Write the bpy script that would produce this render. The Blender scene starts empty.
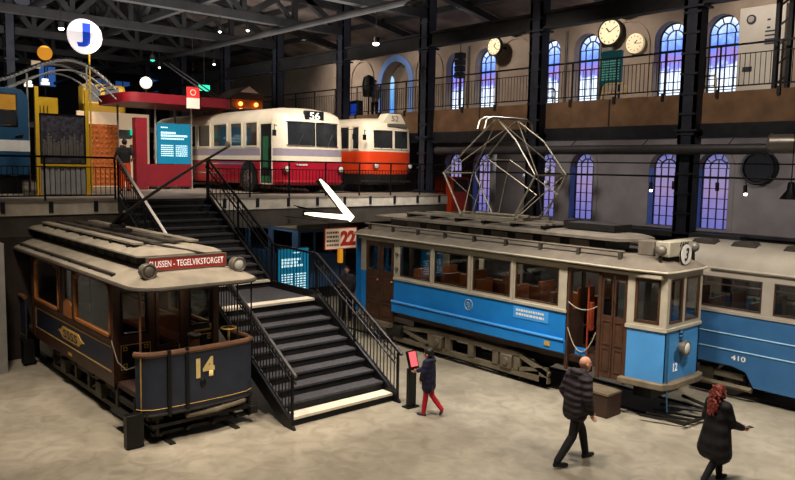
import bpy, bmesh, math, random
from mathutils import Vector, Matrix, Euler
random.seed(7)
PI = math.pi
sc = bpy.context.scene
C = sc.collection
sc.view_settings.view_transform = 'Standard'
sc.view_settings.look = 'None'
sc.view_settings.exposure = 0.0

# ------------------------------------------------------------------ materials
def lin(c):
    return tuple(((v/255.0)/12.92 if v/255.0 <= 0.04045 else ((v/255.0+0.055)/1.055)**2.4) for v in c)

def mat(name, rgb, rough=0.6, metal=0.0, var=0.25, scale=6.0, bump=0.0, emit=0.0, ergb=None, spec=0.4):
    m = bpy.data.materials.new(name); m.use_nodes = True
    nt = m.node_tree; N = nt.nodes; L = nt.links
    b = N['Principled BSDF']
    c = lin(rgb)
    b.inputs['Roughness'].default_value = rough
    b.inputs['Metallic'].default_value = metal
    b.inputs['Specular IOR Level'].default_value = spec
    tc = N.new('ShaderNodeTexCoord'); no = N.new('ShaderNodeTexNoise')
    no.inputs['Scale'].default_value = scale; no.inputs['Detail'].default_value = 5
    L.new(tc.outputs['Object'], no.inputs['Vector'])
    cr = N.new('ShaderNodeValToRGB')
    cr.color_ramp.elements[0].position = 0.3; cr.color_ramp.elements[1].position = 0.7
    cr.color_ramp.elements[0].color = tuple(v*(1-var) for v in c)+(1,)
    cr.color_ramp.elements[1].color = tuple(min(1, v*(1+var*0.6)) for v in c)+(1,)
    L.new(no.outputs['Fac'], cr.inputs['Fac']); L.new(cr.outputs['Color'], b.inputs['Base Color'])
    if bump:
        bp = N.new('ShaderNodeBump'); bp.inputs['Strength'].default_value = bump; bp.inputs['Distance'].default_value = 0.02
        L.new(no.outputs['Fac'], bp.inputs['Height']); L.new(bp.outputs['Normal'], b.inputs['Normal'])
    if emit:
        b.inputs['Emission Color'].default_value = lin(ergb or rgb)+(1,)
        b.inputs['Emission Strength'].default_value = emit
    return m

def glass_mat(name, tint=(150, 165, 170), alpha=0.35):
    m = bpy.data.materials.new(name); m.use_nodes = True
    nt = m.node_tree; N = nt.nodes; L = nt.links
    N.remove(N['Principled BSDF']); out = N['Material Output']
    tr = N.new('ShaderNodeBsdfTransparent'); tr.inputs['Color'].default_value = lin(tint)+(1,)
    gl = N.new('ShaderNodeBsdfGlossy'); gl.inputs['Roughness'].default_value = 0.04; gl.inputs['Color'].default_value = (0.9, 0.95, 1, 1)
    lw = N.new('ShaderNodeLayerWeight'); lw.inputs['Blend'].default_value = 0.5
    pw = N.new('ShaderNodeMath'); pw.operation = 'POWER'; pw.inputs[1].default_value = 3.0; L.new(lw.outputs['Facing'], pw.inputs[0])
    fr = N.new('ShaderNodeMath'); fr.operation = 'MULTIPLY_ADD'; fr.inputs[1].default_value = 0.6; fr.inputs[2].default_value = 0.05; L.new(pw.outputs[0], fr.inputs[0])
    mx = N.new('ShaderNodeMixShader')
    L.new(fr.outputs[0], mx.inputs[0]); L.new(tr.outputs[0], mx.inputs[1]); L.new(gl.outputs[0], mx.inputs[2])
    L.new(mx.outputs[0], out.inputs['Surface'])
    return m

def floor_mat():
    m = bpy.data.materials.new('polished_concrete'); m.use_nodes = True
    nt = m.node_tree; N = nt.nodes; L = nt.links; b = N['Principled BSDF']
    tc = N.new('ShaderNodeTexCoord')
    def noise(s, d, dist=0.0):
        n = N.new('ShaderNodeTexNoise'); n.inputs['Scale'].default_value = s; n.inputs['Detail'].default_value = d
        n.inputs['Distortion'].default_value = dist; L.new(tc.outputs['Object'], n.inputs['Vector']); return n
    n1 = noise(0.55, 6, 0.6); n2 = noise(2.6, 8, 1.2); n3 = noise(30, 4)
    r1 = N.new('ShaderNodeValToRGB')
    e = r1.color_ramp.elements
    e[0].position = 0.34; e[0].color = lin((146, 139, 122))+(1,)
    e[1].position = 0.66; e[1].color = lin((176, 168, 149))+(1,)
    L.new(n1.outputs['Fac'], r1.inputs['Fac'])
    r2 = N.new('ShaderNodeValToRGB'); e = r2.color_ramp.elements
    e[0].position = 0.3; e[0].color = (0.66, 0.65, 0.62, 1); e[1].position = 0.62; e[1].color = (1.0, 1.0, 1.0, 1)
    L.new(n2.outputs['Fac'], r2.inputs['Fac'])
    mx = N.new('ShaderNodeMixRGB'); mx.blend_type = 'MULTIPLY'; mx.inputs['Fac'].default_value = 0.8
    L.new(r1.outputs['Color'], mx.inputs['Color1']); L.new(r2.outputs['Color'], mx.inputs['Color2'])
    L.new(mx.outputs['Color'], b.inputs['Base Color'])
    rr = N.new('ShaderNodeMapRange'); rr.inputs['To Min'].default_value = 0.38; rr.inputs['To Max'].default_value = 0.6
    L.new(n2.outputs['Fac'], rr.inputs['Value']); L.new(rr.outputs[0], b.inputs['Roughness'])
    bp = N.new('ShaderNodeBump'); bp.inputs['Strength'].default_value = 0.05
    L.new(n3.outputs['Fac'], bp.inputs['Height']); L.new(bp.outputs['Normal'], b.inputs['Normal'])
    b.inputs['Specular IOR Level'].default_value = 0.35
    return m

def window_glow(name, z0, z1, stops, strength):
    # daylight seen through old panes: a bright lower part with a pale brick building above
    m = bpy.data.materials.new(name); m.use_nodes = True
    nt = m.node_tree; N = nt.nodes; L = nt.links; N.remove(N['Principled BSDF'])
    tc = N.new('ShaderNodeTexCoord'); sx = N.new('ShaderNodeSeparateXYZ'); L.new(tc.outputs['Object'], sx.inputs[0])
    mr = N.new('ShaderNodeMapRange'); mr.inputs['From Min'].default_value = z0; mr.inputs['From Max'].default_value = z1
    L.new(sx.outputs['Z'], mr.inputs['Value'])
    no = N.new('ShaderNodeTexNoise'); no.inputs['Scale'].default_value = 5; no.inputs['Detail'].default_value = 3
    L.new(tc.outputs['Object'], no.inputs['Vector'])
    ad = N.new('ShaderNodeMath'); ad.operation = 'MULTIPLY_ADD'; ad.inputs[1].default_value = 0.35; ad.inputs[2].default_value = -0.17
    L.new(no.outputs['Fac'], ad.inputs[0])
    a2 = N.new('ShaderNodeMath'); a2.operation = 'ADD'; L.new(mr.outputs[0], a2.inputs[0]); L.new(ad.outputs[0], a2.inputs[1])
    cr = N.new('ShaderNodeValToRGB')
    els = cr.color_ramp.elements
    els[0].position = stops[0][0]; els[0].color = lin(stops[0][1])+(1,)
    els[1].position = stops[-1][0]; els[1].color = lin(stops[-1][1])+(1,)
    for p, c in stops[1:-1]:
        e = els.new(p); e.color = lin(c)+(1,)
    L.new(a2.outputs[0], cr.inputs['Fac'])
    em = N.new('ShaderNodeEmission'); em.inputs['Strength'].default_value = strength
    L.new(cr.outputs['Color'], em.inputs['Color']); L.new(em.outputs[0], N['Material Output'].inputs['Surface'])
    return m

def puffer_mat(name, rgb, scale=9.0, strength=0.5):
    m = mat(name, rgb, 0.7, 0, 0.2, 12, spec=0.25)
    nt = m.node_tree; N = nt.nodes; L = nt.links; b = N['Principled BSDF']
    tc = N.new('ShaderNodeTexCoord'); w = N.new('ShaderNodeTexWave'); w.bands_direction = 'Z'
    w.inputs['Scale'].default_value = scale*0.32; w.inputs['Distortion'].default_value = 1.2; w.inputs['Detail'].default_value = 1
    L.new(tc.outputs['Object'], w.inputs['Vector'])
    bp = N.new('ShaderNodeBump'); bp.inputs['Strength'].default_value = strength; bp.inputs['Distance'].default_value = 0.05
    L.new(w.outputs['Fac'], bp.inputs['Height']); L.new(bp.outputs['Normal'], b.inputs['Normal'])
    return m

M = {}
def defmats():
    d = M
    d['floor'] = floor_mat()
    d['deckfloor'] = mat('deck_concrete', (150, 140, 125), 0.6, 0, 0.2, 2)
    d['fascia'] = mat('pale_fascia', (222, 212, 194), 0.7, 0, 0.25, 3)
    d['steel'] = mat('dark_steel', (46, 48, 54), 0.5, 0.4, 0.3, 4)
    d['steelblue'] = mat('blue_grey_steel', (52, 56, 68), 0.5, 0.3, 0.3, 3)
    d['deckbeam'] = mat('grey_beam', (88, 82, 74), 0.6, 0.2, 0.3, 2)
    d['truss'] = mat('truss_steel', (44, 44, 46), 0.6, 0.3, 0.35, 2)
    d['roof'] = mat('roof_boards', (112, 100, 94), 0.9, 0, 0.6, 0.9)
    d['wall'] = mat('plaster_wall', (150, 136, 124), 0.95, 0, 0.22, 1.2, 0.3)
    d['wallwhite'] = mat('white_panel', (190, 186, 178), 0.8, 0, 0.08, 2)
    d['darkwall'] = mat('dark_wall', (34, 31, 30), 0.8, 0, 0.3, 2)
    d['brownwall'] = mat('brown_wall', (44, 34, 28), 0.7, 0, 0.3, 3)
    d['wood'] = mat('gallery_wood', (128, 98, 72), 0.7, 0, 0.35, 2.0)
    d['black'] = mat('black_paint', (16, 16, 17), 0.45, 0.2, 0.3, 8)
    d['rail'] = mat('black_rail', (28, 28, 30), 0.4, 0.5, 0.2, 8)
    d['railsheen'] = mat('handrail_sheen_white', (235, 230, 222), 0.4, 0.0, 0.05, 8)  # near-white colour stands in for light reflected off the rail
    d['railgrey'] = mat('grey_handrail', (96, 94, 94), 0.35, 0.7, 0.2, 8)  # plain lighter grey for the lower flight's handrail
    d['tread'] = mat('stair_carpet', (66, 66, 70), 0.9, 0, 0.3, 14, 0.2)
    d['riser'] = mat('stair_riser', (34, 34, 36), 0.8, 0, 0.3, 6)
    d['nosing'] = mat('pale_nosing', (232, 222, 200), 0.6, 0, 0.1, 6)
    # tram 14
    d['navy'] = mat('navy_panel', (28, 34, 52), 0.4, 0, 0.25, 4)
    d['navydash'] = mat('navy_dash', (42, 48, 62), 0.45, 0, 0.22, 3)
    d['oldbrown'] = mat('old_brown_wood', (62, 38, 24), 0.45, 0, 0.35, 8)
    d['orangewood'] = mat('orange_wood_frame', (158, 98, 48), 0.4, 0, 0.25, 8)
    d['railwood'] = mat('dash_wood_rail', (104, 72, 50), 0.5, 0, 0.3, 8)
    d['gold'] = mat('gold_paint', (196, 158, 82), 0.45, 0.2, 0.2, 10)
    d['cream_no'] = mat('cream_paint', (226, 200, 130), 0.5, 0, 0.1, 10)
    d['roofcanvas'] = mat('roof_canvas', (138, 130, 114), 0.85, 0, 0.25, 3, 0.06)
    d['roofdark'] = mat('roof_dark_slats', (62, 56, 48), 0.8, 0, 0.35, 4)
    d['truckgreen'] = mat('truck_olive', (66, 62, 48), 0.6, 0.2, 0.35, 5)
    d['iron'] = mat('dull_iron', (40, 37, 34), 0.6, 0.4, 0.35, 6)
    d['lampgrey'] = mat('lamp_grey', (112, 106, 96), 0.45, 0.3, 0.2, 8)
    d['lens'] = mat('lamp_lens', (190, 190, 180), 0.15, 0, 0.1, 8)
    d['signred'] = mat('destination_red', (150, 44, 36), 0.55, 0, 0.15, 6, emit=0.25)
    d['white'] = mat('white_letters', (236, 232, 224), 0.5, 0, 0.05, 6, emit=0.35)
    d['plainwhite'] = mat('plain_white', (228, 224, 214), 0.5, 0, 0.08, 6)
    d['seatwood'] = mat('seat_wood', (128, 72, 38), 0.35, 0, 0.35, 6)
    d['interior'] = mat('interior_brown', (58, 38, 28), 0.6, 0, 0.3, 4)
    # tram 12
    d['blue'] = mat('bright_blue', (30, 126, 202), 0.35, 0, 0.12, 2)
    d['bluehi'] = mat('highlight_and_plate_blue', (70, 156, 228), 0.3, 0, 0.08, 3)  # moulding's highlight put into a lighter blue; notice plate shares it
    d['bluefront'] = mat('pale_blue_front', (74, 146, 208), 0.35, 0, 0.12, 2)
    d['cream'] = mat('cream_frame', (174, 166, 146), 0.5, 0, 0.12, 4)
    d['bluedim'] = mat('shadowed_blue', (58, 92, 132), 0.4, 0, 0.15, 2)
    d['roofgrey'] = mat('tram_roof_grey', (116, 107, 94), 0.8, 0, 0.28, 3, 0.05)
    d['doorbrown'] = mat('door_brown', (72, 48, 34), 0.4, 0, 0.3, 6)
    d['truckgrey'] = mat('truck_grey', (112, 102, 84), 0.6, 0.2, 0.28, 4)
    d['bumper'] = mat('bumper_grey', (120, 108, 88), 0.55, 0.2, 0.25, 5)
    d['pantograph'] = mat('pantograph_tube', (160, 152, 134), 0.4, 0.5, 0.2, 10)
    d['rope'] = mat('rope', (170, 160, 140), 0.9, 0, 0.2, 20)
    d['redbrown'] = mat('red_leather', (150, 62, 34), 0.5, 0, 0.2, 8)
    # trailer
    d['blue410'] = mat('muted_blue', (52, 98, 142), 0.4, 0, 0.14, 2)
    d['cream410'] = mat('trailer_cream', (162, 153, 138), 0.55, 0, 0.12, 3)
    d['seatred'] = mat('dark_red_seat', (62, 36, 32), 0.6, 0, 0.2, 5)
    d['bluepale'] = mat('pale_blue_line', (140, 182, 208), 0.4, 0, 0.1, 3)
    # buses
    d['busred'] = mat('bus_red', (160, 22, 40), 0.3, 0, 0.12, 2)
    d['buscream'] = mat('bus_cream', (226, 212, 186), 0.4, 0, 0.08, 2)
    d['busgrey'] = mat('bus_grey_band', (150, 138, 148), 0.4, 0, 0.1, 3)
    d['busorange'] = mat('bus_orange', (226, 70, 30), 0.3, 0, 0.1, 2)
    d['green'] = mat('bus_green_seat', (36, 96, 60), 0.6, 0, 0.2, 5)
    d['chrome'] = mat('chrome', (200, 200, 200), 0.15, 1.0, 0.05, 5)
    d['tyre'] = mat('tyre', (26, 25, 25), 0.8, 0, 0.2, 10)
    d['wheelhub'] = mat('wheel_hub', (110, 96, 92), 0.5, 0.3, 0.2, 8)
    # displays
    d['teal'] = mat('teal_screen', (10, 92, 118), 0.3, 0, 0.05, 3, emit=0.55, ergb=(14, 122, 158))
    d['tealtext'] = mat('screen_text', (190, 230, 240), 0.5, 0, 0.02, 3, emit=0.9, ergb=(190, 232, 245))
    d['cyan'] = mat('cyan_screen', (8, 84, 110), 0.3, 0, 0.05, 3, emit=0.45, ergb=(14, 120, 158))
    d['boardgreen'] = mat('board_green', (6, 46, 50), 0.3, 0, 0.05, 3, emit=0.2, ergb=(10, 96, 100))
    d['pink'] = mat('pink_screen', (230, 96, 104), 0.4, 0, 0.05, 3, emit=0.8, ergb=(232, 96, 106))
    d['led'] = mat('led_tube', (255, 236, 200), 0.4, 0, 0.0, 3, emit=2.4, ergb=(255, 234, 200))
    d['bulb'] = mat('bulb', (255, 250, 240), 0.4, 0, 0.0, 3, emit=9.0, ergb=(255, 248, 232))
    d['globe'] = mat('globe', (255, 250, 236), 0.4, 0, 0.0, 3, emit=1.1, ergb=(255, 246, 226))
    d['warm'] = mat('warm_lamp', (255, 170, 80), 0.4, 0, 0.0, 3, emit=3.5, ergb=(255, 160, 70))
    d['exit'] = mat('exit_green', (20, 160, 130), 0.4, 0, 0.0, 3, emit=1.2, ergb=(20, 190, 150))
    d['yellow'] = mat('yellow_paint', (214, 168, 36), 0.4, 0, 0.12, 4)
    d['yellowdim'] = mat('dim_yellow', (176, 140, 44), 0.5, 0, 0.15, 3)
    d['orange'] = mat('orange_disc', (240, 158, 30), 0.4, 0, 0.1, 3, emit=0.45)
    d['jwhite'] = mat('sign_white_lit', (246, 236, 236), 0.4, 0, 0.03, 3, emit=0.75)
    d['jblue'] = mat('sign_blue', (28, 74, 206), 0.4, 0, 0.03, 3, emit=0.45)
    d['navytram'] = mat('old_metro_blue', (38, 78, 108), 0.35, 0, 0.15, 2)
    d['corr'] = mat('corrugated_grey', (150, 148, 142), 0.5, 0.1, 0.15, 4)
    d['photo'] = mat('crowd_photo', (62, 58, 66), 0.5, 0, 0.85, 9)
    d['carved'] = mat('carved_orange_wood', (178, 96, 40), 0.45, 0, 0.3, 8)
    d['beige'] = mat('beige_board_glow', (214, 184, 148), 0.7, 0, 0.1, 2, emit=0.55)  # emission stands in for light falling on the board
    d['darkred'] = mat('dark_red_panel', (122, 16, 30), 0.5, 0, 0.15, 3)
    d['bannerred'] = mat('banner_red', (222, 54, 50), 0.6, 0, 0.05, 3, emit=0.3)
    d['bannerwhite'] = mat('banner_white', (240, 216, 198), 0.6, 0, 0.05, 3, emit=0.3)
    d['clockface'] = mat('clock_face', (240, 222, 184), 0.5, 0, 0.04, 3, emit=0.35)
    d['duct'] = mat('duct_silver', (176, 172, 164), 0.35, 0.7, 0.15, 4)
    d['ductdark'] = mat('duct_dark', (84, 84, 88), 0.5, 0.5, 0.15, 4)
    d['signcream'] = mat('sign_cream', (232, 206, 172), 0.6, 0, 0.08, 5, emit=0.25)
    d['signtextred'] = mat('sign_red_text', (186, 44, 34), 0.6, 0, 0.08, 5, emit=0.12)
    d['signtextdark'] = mat('sign_dark_text', (110, 70, 52), 0.6, 0, 0.08, 5)
    d['bluereveal'] = mat('blue_reveal', (120, 156, 226), 0.8, 0, 0.1, 3)
    d['rooflit'] = mat('roof_lit_patch', (120, 118, 130), 0.6, 0, 0.3, 1.2, emit=0.3)  # faint glow standing in for lit patches of roof
    d['backdark'] = mat('back_dark', (30, 30, 36), 0.9, 0, 0.4, 0.6)
    # people
    d['skin'] = mat('skin', (214, 158, 130), 0.55, 0, 0.06, 10)
    d['black_cloth'] = mat('black_cloth', (22, 22, 25), 0.85, 0, 0.25, 14)
    d['shoe'] = mat('black_shoe', (20, 19, 19), 0.5, 0, 0.2, 10)
    d['puffer'] = puffer_mat('dark_puffer', (52, 46, 52))
    d['coat'] = puffer_mat('black_coat', (24, 24, 26), 5.0, 0.3)
    d['childjacket'] = puffer_mat('navy_child_jacket', (36, 36, 60), 9, 0.2)
    d['redcloth'] = mat('red_trousers', (186, 26, 44), 0.8, 0, 0.15, 12)
    d['orangecloth'] = mat('orange_trousers', (214, 78, 36), 0.8, 0, 0.15, 12)
    d['tshirt'] = mat('black_tshirt', (22, 22, 24), 0.85, 0, 0.2, 12)
    d['darkhair'] = mat('dark_hair', (28, 20, 18), 0.5, 0, 0.3, 30, 0.4)
    d['redhair'] = mat('red_curly_hair', (112, 38, 24), 0.5, 0, 0.5, 26, 1.0)
    d['greyboot'] = mat('grey_boot', (54, 58, 72), 0.6, 0, 0.2, 10)
    d['whitecloth'] = mat('white_shirt', (206, 200, 196), 0.8, 0, 0.1, 10)
    d['greycloth'] = mat('grey_coat', (60, 56, 58), 0.8, 0, 0.2, 10)
    d['lips'] = mat('lips', (170, 90, 82), 0.5, 0, 0.05, 10)
    d['eye'] = mat('eye', (40, 32, 30), 0.3, 0, 0.05, 10)
    d['glass'] = glass_mat('tram_glass', (214, 220, 220))
    d['glassdark'] = glass_mat('dim_glass', (120, 128, 134))
    d['glow_up'] = window_glow('upper_window_daylight', 7.5, 10.3, [(0.0, (222, 236, 255)), (0.34, (214, 228, 255)), (0.41, (120, 130, 226)), (0.52, (140, 108, 168)), (0.62, (90, 124, 240)), (0.78, (130, 166, 255)), (1.0, (228, 240, 255))], 1.7)
    d['glow_low'] = window_glow('lower_window_daylight', 2.9, 5.6, [(0.0, (120, 122, 206)), (0.3, (150, 138, 210)), (0.5, (176, 152, 204)), (0.8, (162, 152, 206)), (1.0, (110, 114, 186))], 0.8)
    d['glow_alcove'] = window_glow('alcove_daylight', 7.2, 10.0, [(0.0, (60, 120, 240)), (0.5, (120, 190, 255)), (1.0, (200, 232, 255))], 1.1)
defmats()

# ------------------------------------------------------------------ mesh helpers
ROOT = {}
class MB:
    def __init__(s): s.bm = bmesh.new()
    def _f(s, vs, faces):
        v = [s.bm.verts.new(p) for p in vs]
        for f in faces:
            try: s.bm.faces.new([v[i] for i in f])
            except ValueError: pass
        return s
    def box(s, x0, x1, y0, y1, z0, z1):
        return s._f([(x0,y0,z0),(x1,y0,z0),(x1,y1,z0),(x0,y1,z0),(x0,y0,z1),(x1,y0,z1),(x1,y1,z1),(x0,y1,z1)],
                    [(0,3,2,1),(4,5,6,7),(0,1,5,4),(1,2,6,5),(2,3,7,6),(3,0,4,7)])
    def bar(s, p, q, w, h=None, up=(0,0,1)):
        h = h or w; p = Vector(p); q = Vector(q); d = (q-p)
        if d.length < 1e-6: return s
        d.normalize(); u = Vector(up)
        if abs(d.dot(u)) > 0.98: u = Vector((1,0,0))
        a = d.cross(u).normalized(); b = a.cross(d).normalized()
        vs = []
        for c in (p, q):
            for i, j in ((-1,-1),(1,-1),(1,1),(-1,1)): vs.append(c+a*(i*w/2)+b*(j*h/2))
        return s._f(vs, [(0,1,2,3),(7,6,5,4),(0,4,5,1),(1,5,6,2),(2,6,7,3),(3,7,4,0)])
    def tube(s, pts, r, seg=6, caps=True):
        pts = [Vector(p) for p in pts]; n = len(pts)
        rs = r if isinstance(r, (list, tuple)) else [r]*n
        rings = []; ref = None
        for i, p in enumerate(pts):
            d = (pts[min(i+1,n-1)]-pts[max(i-1,0)]).normalized()
            if ref is None:
                ref = Vector((0,0,1)) if abs(d.z) < 0.9 else Vector((1,0,0))
            a = d.cross(ref)
            if a.length < 1e-4: a = d.cross(Vector((0,1,0.3)))
            a.normalize(); b = a.cross(d).normalized(); ref = b
            rings.append([s.bm.verts.new(p+(a*math.cos(2*PI*k/seg)+b*math.sin(2*PI*k/seg))*rs[i]) for k in range(seg)])
        for i in range(n-1):
            for k in range(seg):
                s.bm.faces.new((rings[i][k], rings[i][(k+1)%seg], rings[i+1][(k+1)%seg], rings[i+1][k]))
        if caps:
            s.bm.faces.new(rings[0][::-1]); s.bm.faces.new(rings[-1])
        return s
    def loft(s, rings, closed=True, caps=True):
        R = [[s.bm.verts.new(p) for p in r] for r in rings]; n = len(R[0])
        for i in range(len(R)-1):
            for k in range(n if closed else n-1):
                s.bm.faces.new((R[i][k], R[i][(k+1)%n], R[i+1][(k+1)%n], R[i+1][k]))
        if caps and closed:
            s.bm.faces.new(R[0][::-1]); s.bm.faces.new(R[-1])
        return s
    def prism(s, poly, axis, a0, a1):
        def pt(u, v, a): return {'x': (a,u,v), 'y': (u,a,v), 'z': (u,v,a)}[axis]
        return s.loft([[pt(u,v,a0) for u,v in poly], [pt(u,v,a1) for u,v in poly]])
    def cyl(s, c, axis, r, h, seg=16, r2=None):
        c = Vector(c); d = Vector({'x':(1,0,0),'y':(0,1,0),'z':(0,0,1)}[axis]) if isinstance(axis, str) else Vector(axis).normalized()
        return s.tube([c-d*h/2, c+d*h/2], [r, r if r2 is None else r2], seg)
    def ring(s, c, axis, R, r, seg=20, sseg=6):
        c = Vector(c); d = Vector({'x':(1,0,0),'y':(0,1,0),'z':(0,0,1)}[axis])
        a = d.orthogonal().normalized(); b = d.cross(a)
        rings = []
        for i in range(seg):
            t = 2*PI*i/seg; o = a*math.cos(t)+b*math.sin(t)
            rings.append([s.bm.verts.new(c+o*(R+r*math.cos(2*PI*k/sseg))+d*(r*math.sin(2*PI*k/sseg))) for k in range(sseg)])
        for i in range(seg):
            for k in range(sseg):
                s.bm.faces.new((rings[i][k], rings[i][(k+1)%sseg], rings[(i+1)%seg][(k+1)%sseg], rings[(i+1)%seg][k]))
        return s
    def sphere(s, c, rx, ry=None, rz=None, u=14, v=9):
        m = Matrix.Translation(c) @ Matrix.Diagonal((rx, ry or rx, rz or rx, 1))
        bmesh.ops.create_uvsphere(s.bm, u_segments=u, v_segments=v, radius=1, matrix=m); return s
    def lathe(s, prof, c, seg=16):
        c = Vector(c); rings = []
        for r, z in prof: rings.append([(c.x+r*math.cos(2*PI*k/seg), c.y+r*math.sin(2*PI*k/seg), c.z+z) for k in range(seg)])
        return s.loft(rings)
    def build(s, name, material, parent=None, label=None, bevel=0):
        bmesh.ops.recalc_face_normals(s.bm, faces=s.bm.faces)
        if parent is not None:
            r = parent
            while r.parent is not None: r = r.parent
            mi = ROOT.get(r.name)
            if mi is not None: bmesh.ops.transform(s.bm, matrix=mi, verts=s.bm.verts)
        me = bpy.data.meshes.new(name); s.bm.to_mesh(me); s.bm.free()
        for p in me.polygons: p.use_smooth = True
        me.set_sharp_from_angle(angle=math.radians(35))
        me.materials.append(material)
        o = bpy.data.objects.new(name, me); C.objects.link(o)
        if parent is not None: o.parent = parent
        if label: o['label'] = label
        if bevel:
            b = o.modifiers.new('bevel', 'BEVEL'); b.width = bevel; b.segments = 2; b.limit_method = 'ANGLE'
        return o

def thing(name, label, cat, loc=(0,0,0), rotz=0, group=None):
    o = bpy.data.objects.new(name, None); C.objects.link(o)
    o.location = loc; o.rotation_euler = (0,0,rotz); o.empty_display_size = 0.2
    ROOT[o.name] = (Matrix.Translation(loc) @ Matrix.Rotation(rotz, 4, 'Z')).inverted()
    o['label'] = label; o['category'] = cat
    if group: o['group'] = group
    return o
def local_thing(name, label, cat, group=None):
    o = thing(name, label, cat, (0,0,0), 0, group); return o
def tag(o, label, cat, group=None, kind=None):
    o['label'] = label; o['category'] = cat
    if group: o['group'] = group
    if kind: o['kind'] = kind
    return o
def struct(mb, name, m, label=None, bevel=0):
    o = mb.build(name, m, None, label, bevel); o['kind'] = 'structure'; return o
def copy_tree(o, parent=None):
    c = o.copy(); C.objects.link(c); c.parent = parent
    for ch in list(o.children): copy_tree(ch, c)
    return c

def text(name, body, m, parent, origin, right, up, width=None, height=None, center=False, depth=0.004, shear=0, label=None, bold=0.0):
    cu = bpy.data.curves.new('tmp_text', 'FONT'); cu.body = body; cu.size = 1.0; cu.extrude = 0.0; cu.shear = shear; cu.offset = bold
    cu.align_x = 'LEFT'
    to = bpy.data.objects.new('tmp_text', cu); C.objects.link(to)
    dg = bpy.context.evaluated_depsgraph_get(); dg.update()
    me = bpy.data.meshes.new_from_object(to.evaluated_get(dg))
    bpy.data.objects.remove(to); bpy.data.curves.remove(cu)
    xs = [v.co.x for v in me.vertices]; ys = [v.co.y for v in me.vertices]
    x0, x1, y0, y1 = min(xs), max(xs), min(ys), max(ys)
    sx = (width/(x1-x0)) if width else None; sy = (height/(y1-y0)) if height else None
    sx = sx or sy; sy = sy or sx
    R = Vector(right).normalized(); U = Vector(up).normalized(); Nn = R.cross(U); O = Vector(origin)
    if center: O = O - R*(x1-x0)*sx/2 - U*(y1-y0)*sy/2
    bm = bmesh.new(); bm.from_mesh(me); bpy.data.meshes.remove(me)
    for v in bm.verts: v.co = O + R*((v.co.x-x0)*sx) + U*((v.co.y-y0)*sy) + Nn*depth
    mb = MB(); mb.bm.free(); mb.bm = bm
    r = parent
    while r is not None and r.parent is not None: r = r.parent
    if r is not None and r.name in ROOT: bmesh.ops.transform(bm, matrix=ROOT[r.name], verts=bm.verts)
    me2 = bpy.data.meshes.new(name); bm.to_mesh(me2); bm.free(); me2.materials.append(m)
    o = bpy.data.objects.new(name, me2); C.objects.link(o)
    if parent is not None: o.parent = parent
    if label: o['label'] = label
    return o

def openings_x(mb, x0, x1, y0, y1, z0, z1, ops):
    """a wall in the XZ plane with rectangular openings (xa, xb, za, zb), sorted and not overlapping in x"""
    cur = x0
    for xa, xb, za, zb in sorted(ops):
        if xa > cur: mb.box(cur, xa, y0, y1, z0, z1)
        if za > z0: mb.box(xa, xb, y0, y1, z0, za)
        if zb < z1: mb.box(xa, xb, y0, y1, zb, z1)
        cur = xb
    if cur < x1: mb.box(cur, x1, y0, y1, z0, z1)
    return mb
def openings_y(mb, y0, y1, x0, x1, z0, z1, ops):
    cur = y0
    for ya, yb, za, zb in sorted(ops):
        if ya > cur: mb.box(x0, x1, cur, ya, z0, z1)
        if za > z0: mb.box(x0, x1, ya, yb, z0, za)
        if zb < z1: mb.box(x0, x1, ya, yb, zb, z1)
        cur = yb
    if cur < y1: mb.box(x0, x1, cur, y1, z0, z1)
    return mb
def frame_xz(mb, xa, xb, za, zb, y0, y1, w):
    mb.box(xa, xa+w, y0, y1, za, zb); mb.box(xb-w, xb, y0, y1, za, zb)
    mb.box(xa+w, xb-w, y0, y1, za, za+w); mb.box(xa+w, xb-w, y0, y1, zb-w, zb); return mb
def frame_yz(mb, ya, yb, za, zb, x0, x1, w):
    mb.box(x0, x1, ya, ya+w, za, zb); mb.box(x0, x1, yb-w, yb, za, zb)
    mb.box(x0, x1, ya+w, yb-w, za, za+w); mb.box(x0, x1, ya+w, yb-w, zb-w, zb); return mb
def arc(cx, cz, r, a0, a1, n, rz=None):
    rz = rz or r
    return [(cx+r*math.cos(math.radians(a0+(a1-a0)*i/n)), cz+rz*math.sin(math.radians(a0+(a1-a0)*i/n))) for i in range(n+1)]

# ------------------------------------------------------------------ setting: hall
struct(MB().box(-56, 6, -12, 25.2, -0.2, 0.0), 'floor', M['floor'])
DZ = 3.88; DX = -19.6; DYR = 19.65
d = MB().box(-56, DX+0.02, -8, DYR, DZ-0.06, DZ)
struct(d, 'floor_upper', M['deckfloor'])
struct(MB().box(DX-0.12, DX, -8, 7.34, DZ-0.36, DZ-0.06).box(DX-0.12, DX, 9.85, DYR, DZ-0.36, DZ-0.06), 'trim_1', M['fascia'], 'pale concrete edge strip of the upper deck')
struct(MB().box(DX-0.3, DX-0.05, -8, DYR, DZ-0.86, DZ-0.36).box(DX-0.35, DX+0.02, -8, DYR, DZ-0.9, DZ-0.84), 'beam_deck_edge', M['deckbeam'])
jb = MB()
for i in range(10): jb.box(-50, DX-0.3, -6+i*2.7, -5.8+i*2.7, DZ-0.5, DZ-0.06)
struct(jb, 'beam_deck_joists', M['steel'])
struct(MB().box(-18.72, -18.3, 2.6, 4.2, 0, 3.0), 'column_lower', M['corr'])
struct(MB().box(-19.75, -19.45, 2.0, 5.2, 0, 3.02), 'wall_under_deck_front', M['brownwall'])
struct(MB().box(-33.2, -33, -8, 25, 0, DZ-0.5), 'wall_under_deck', M['darkwall'])

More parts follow.
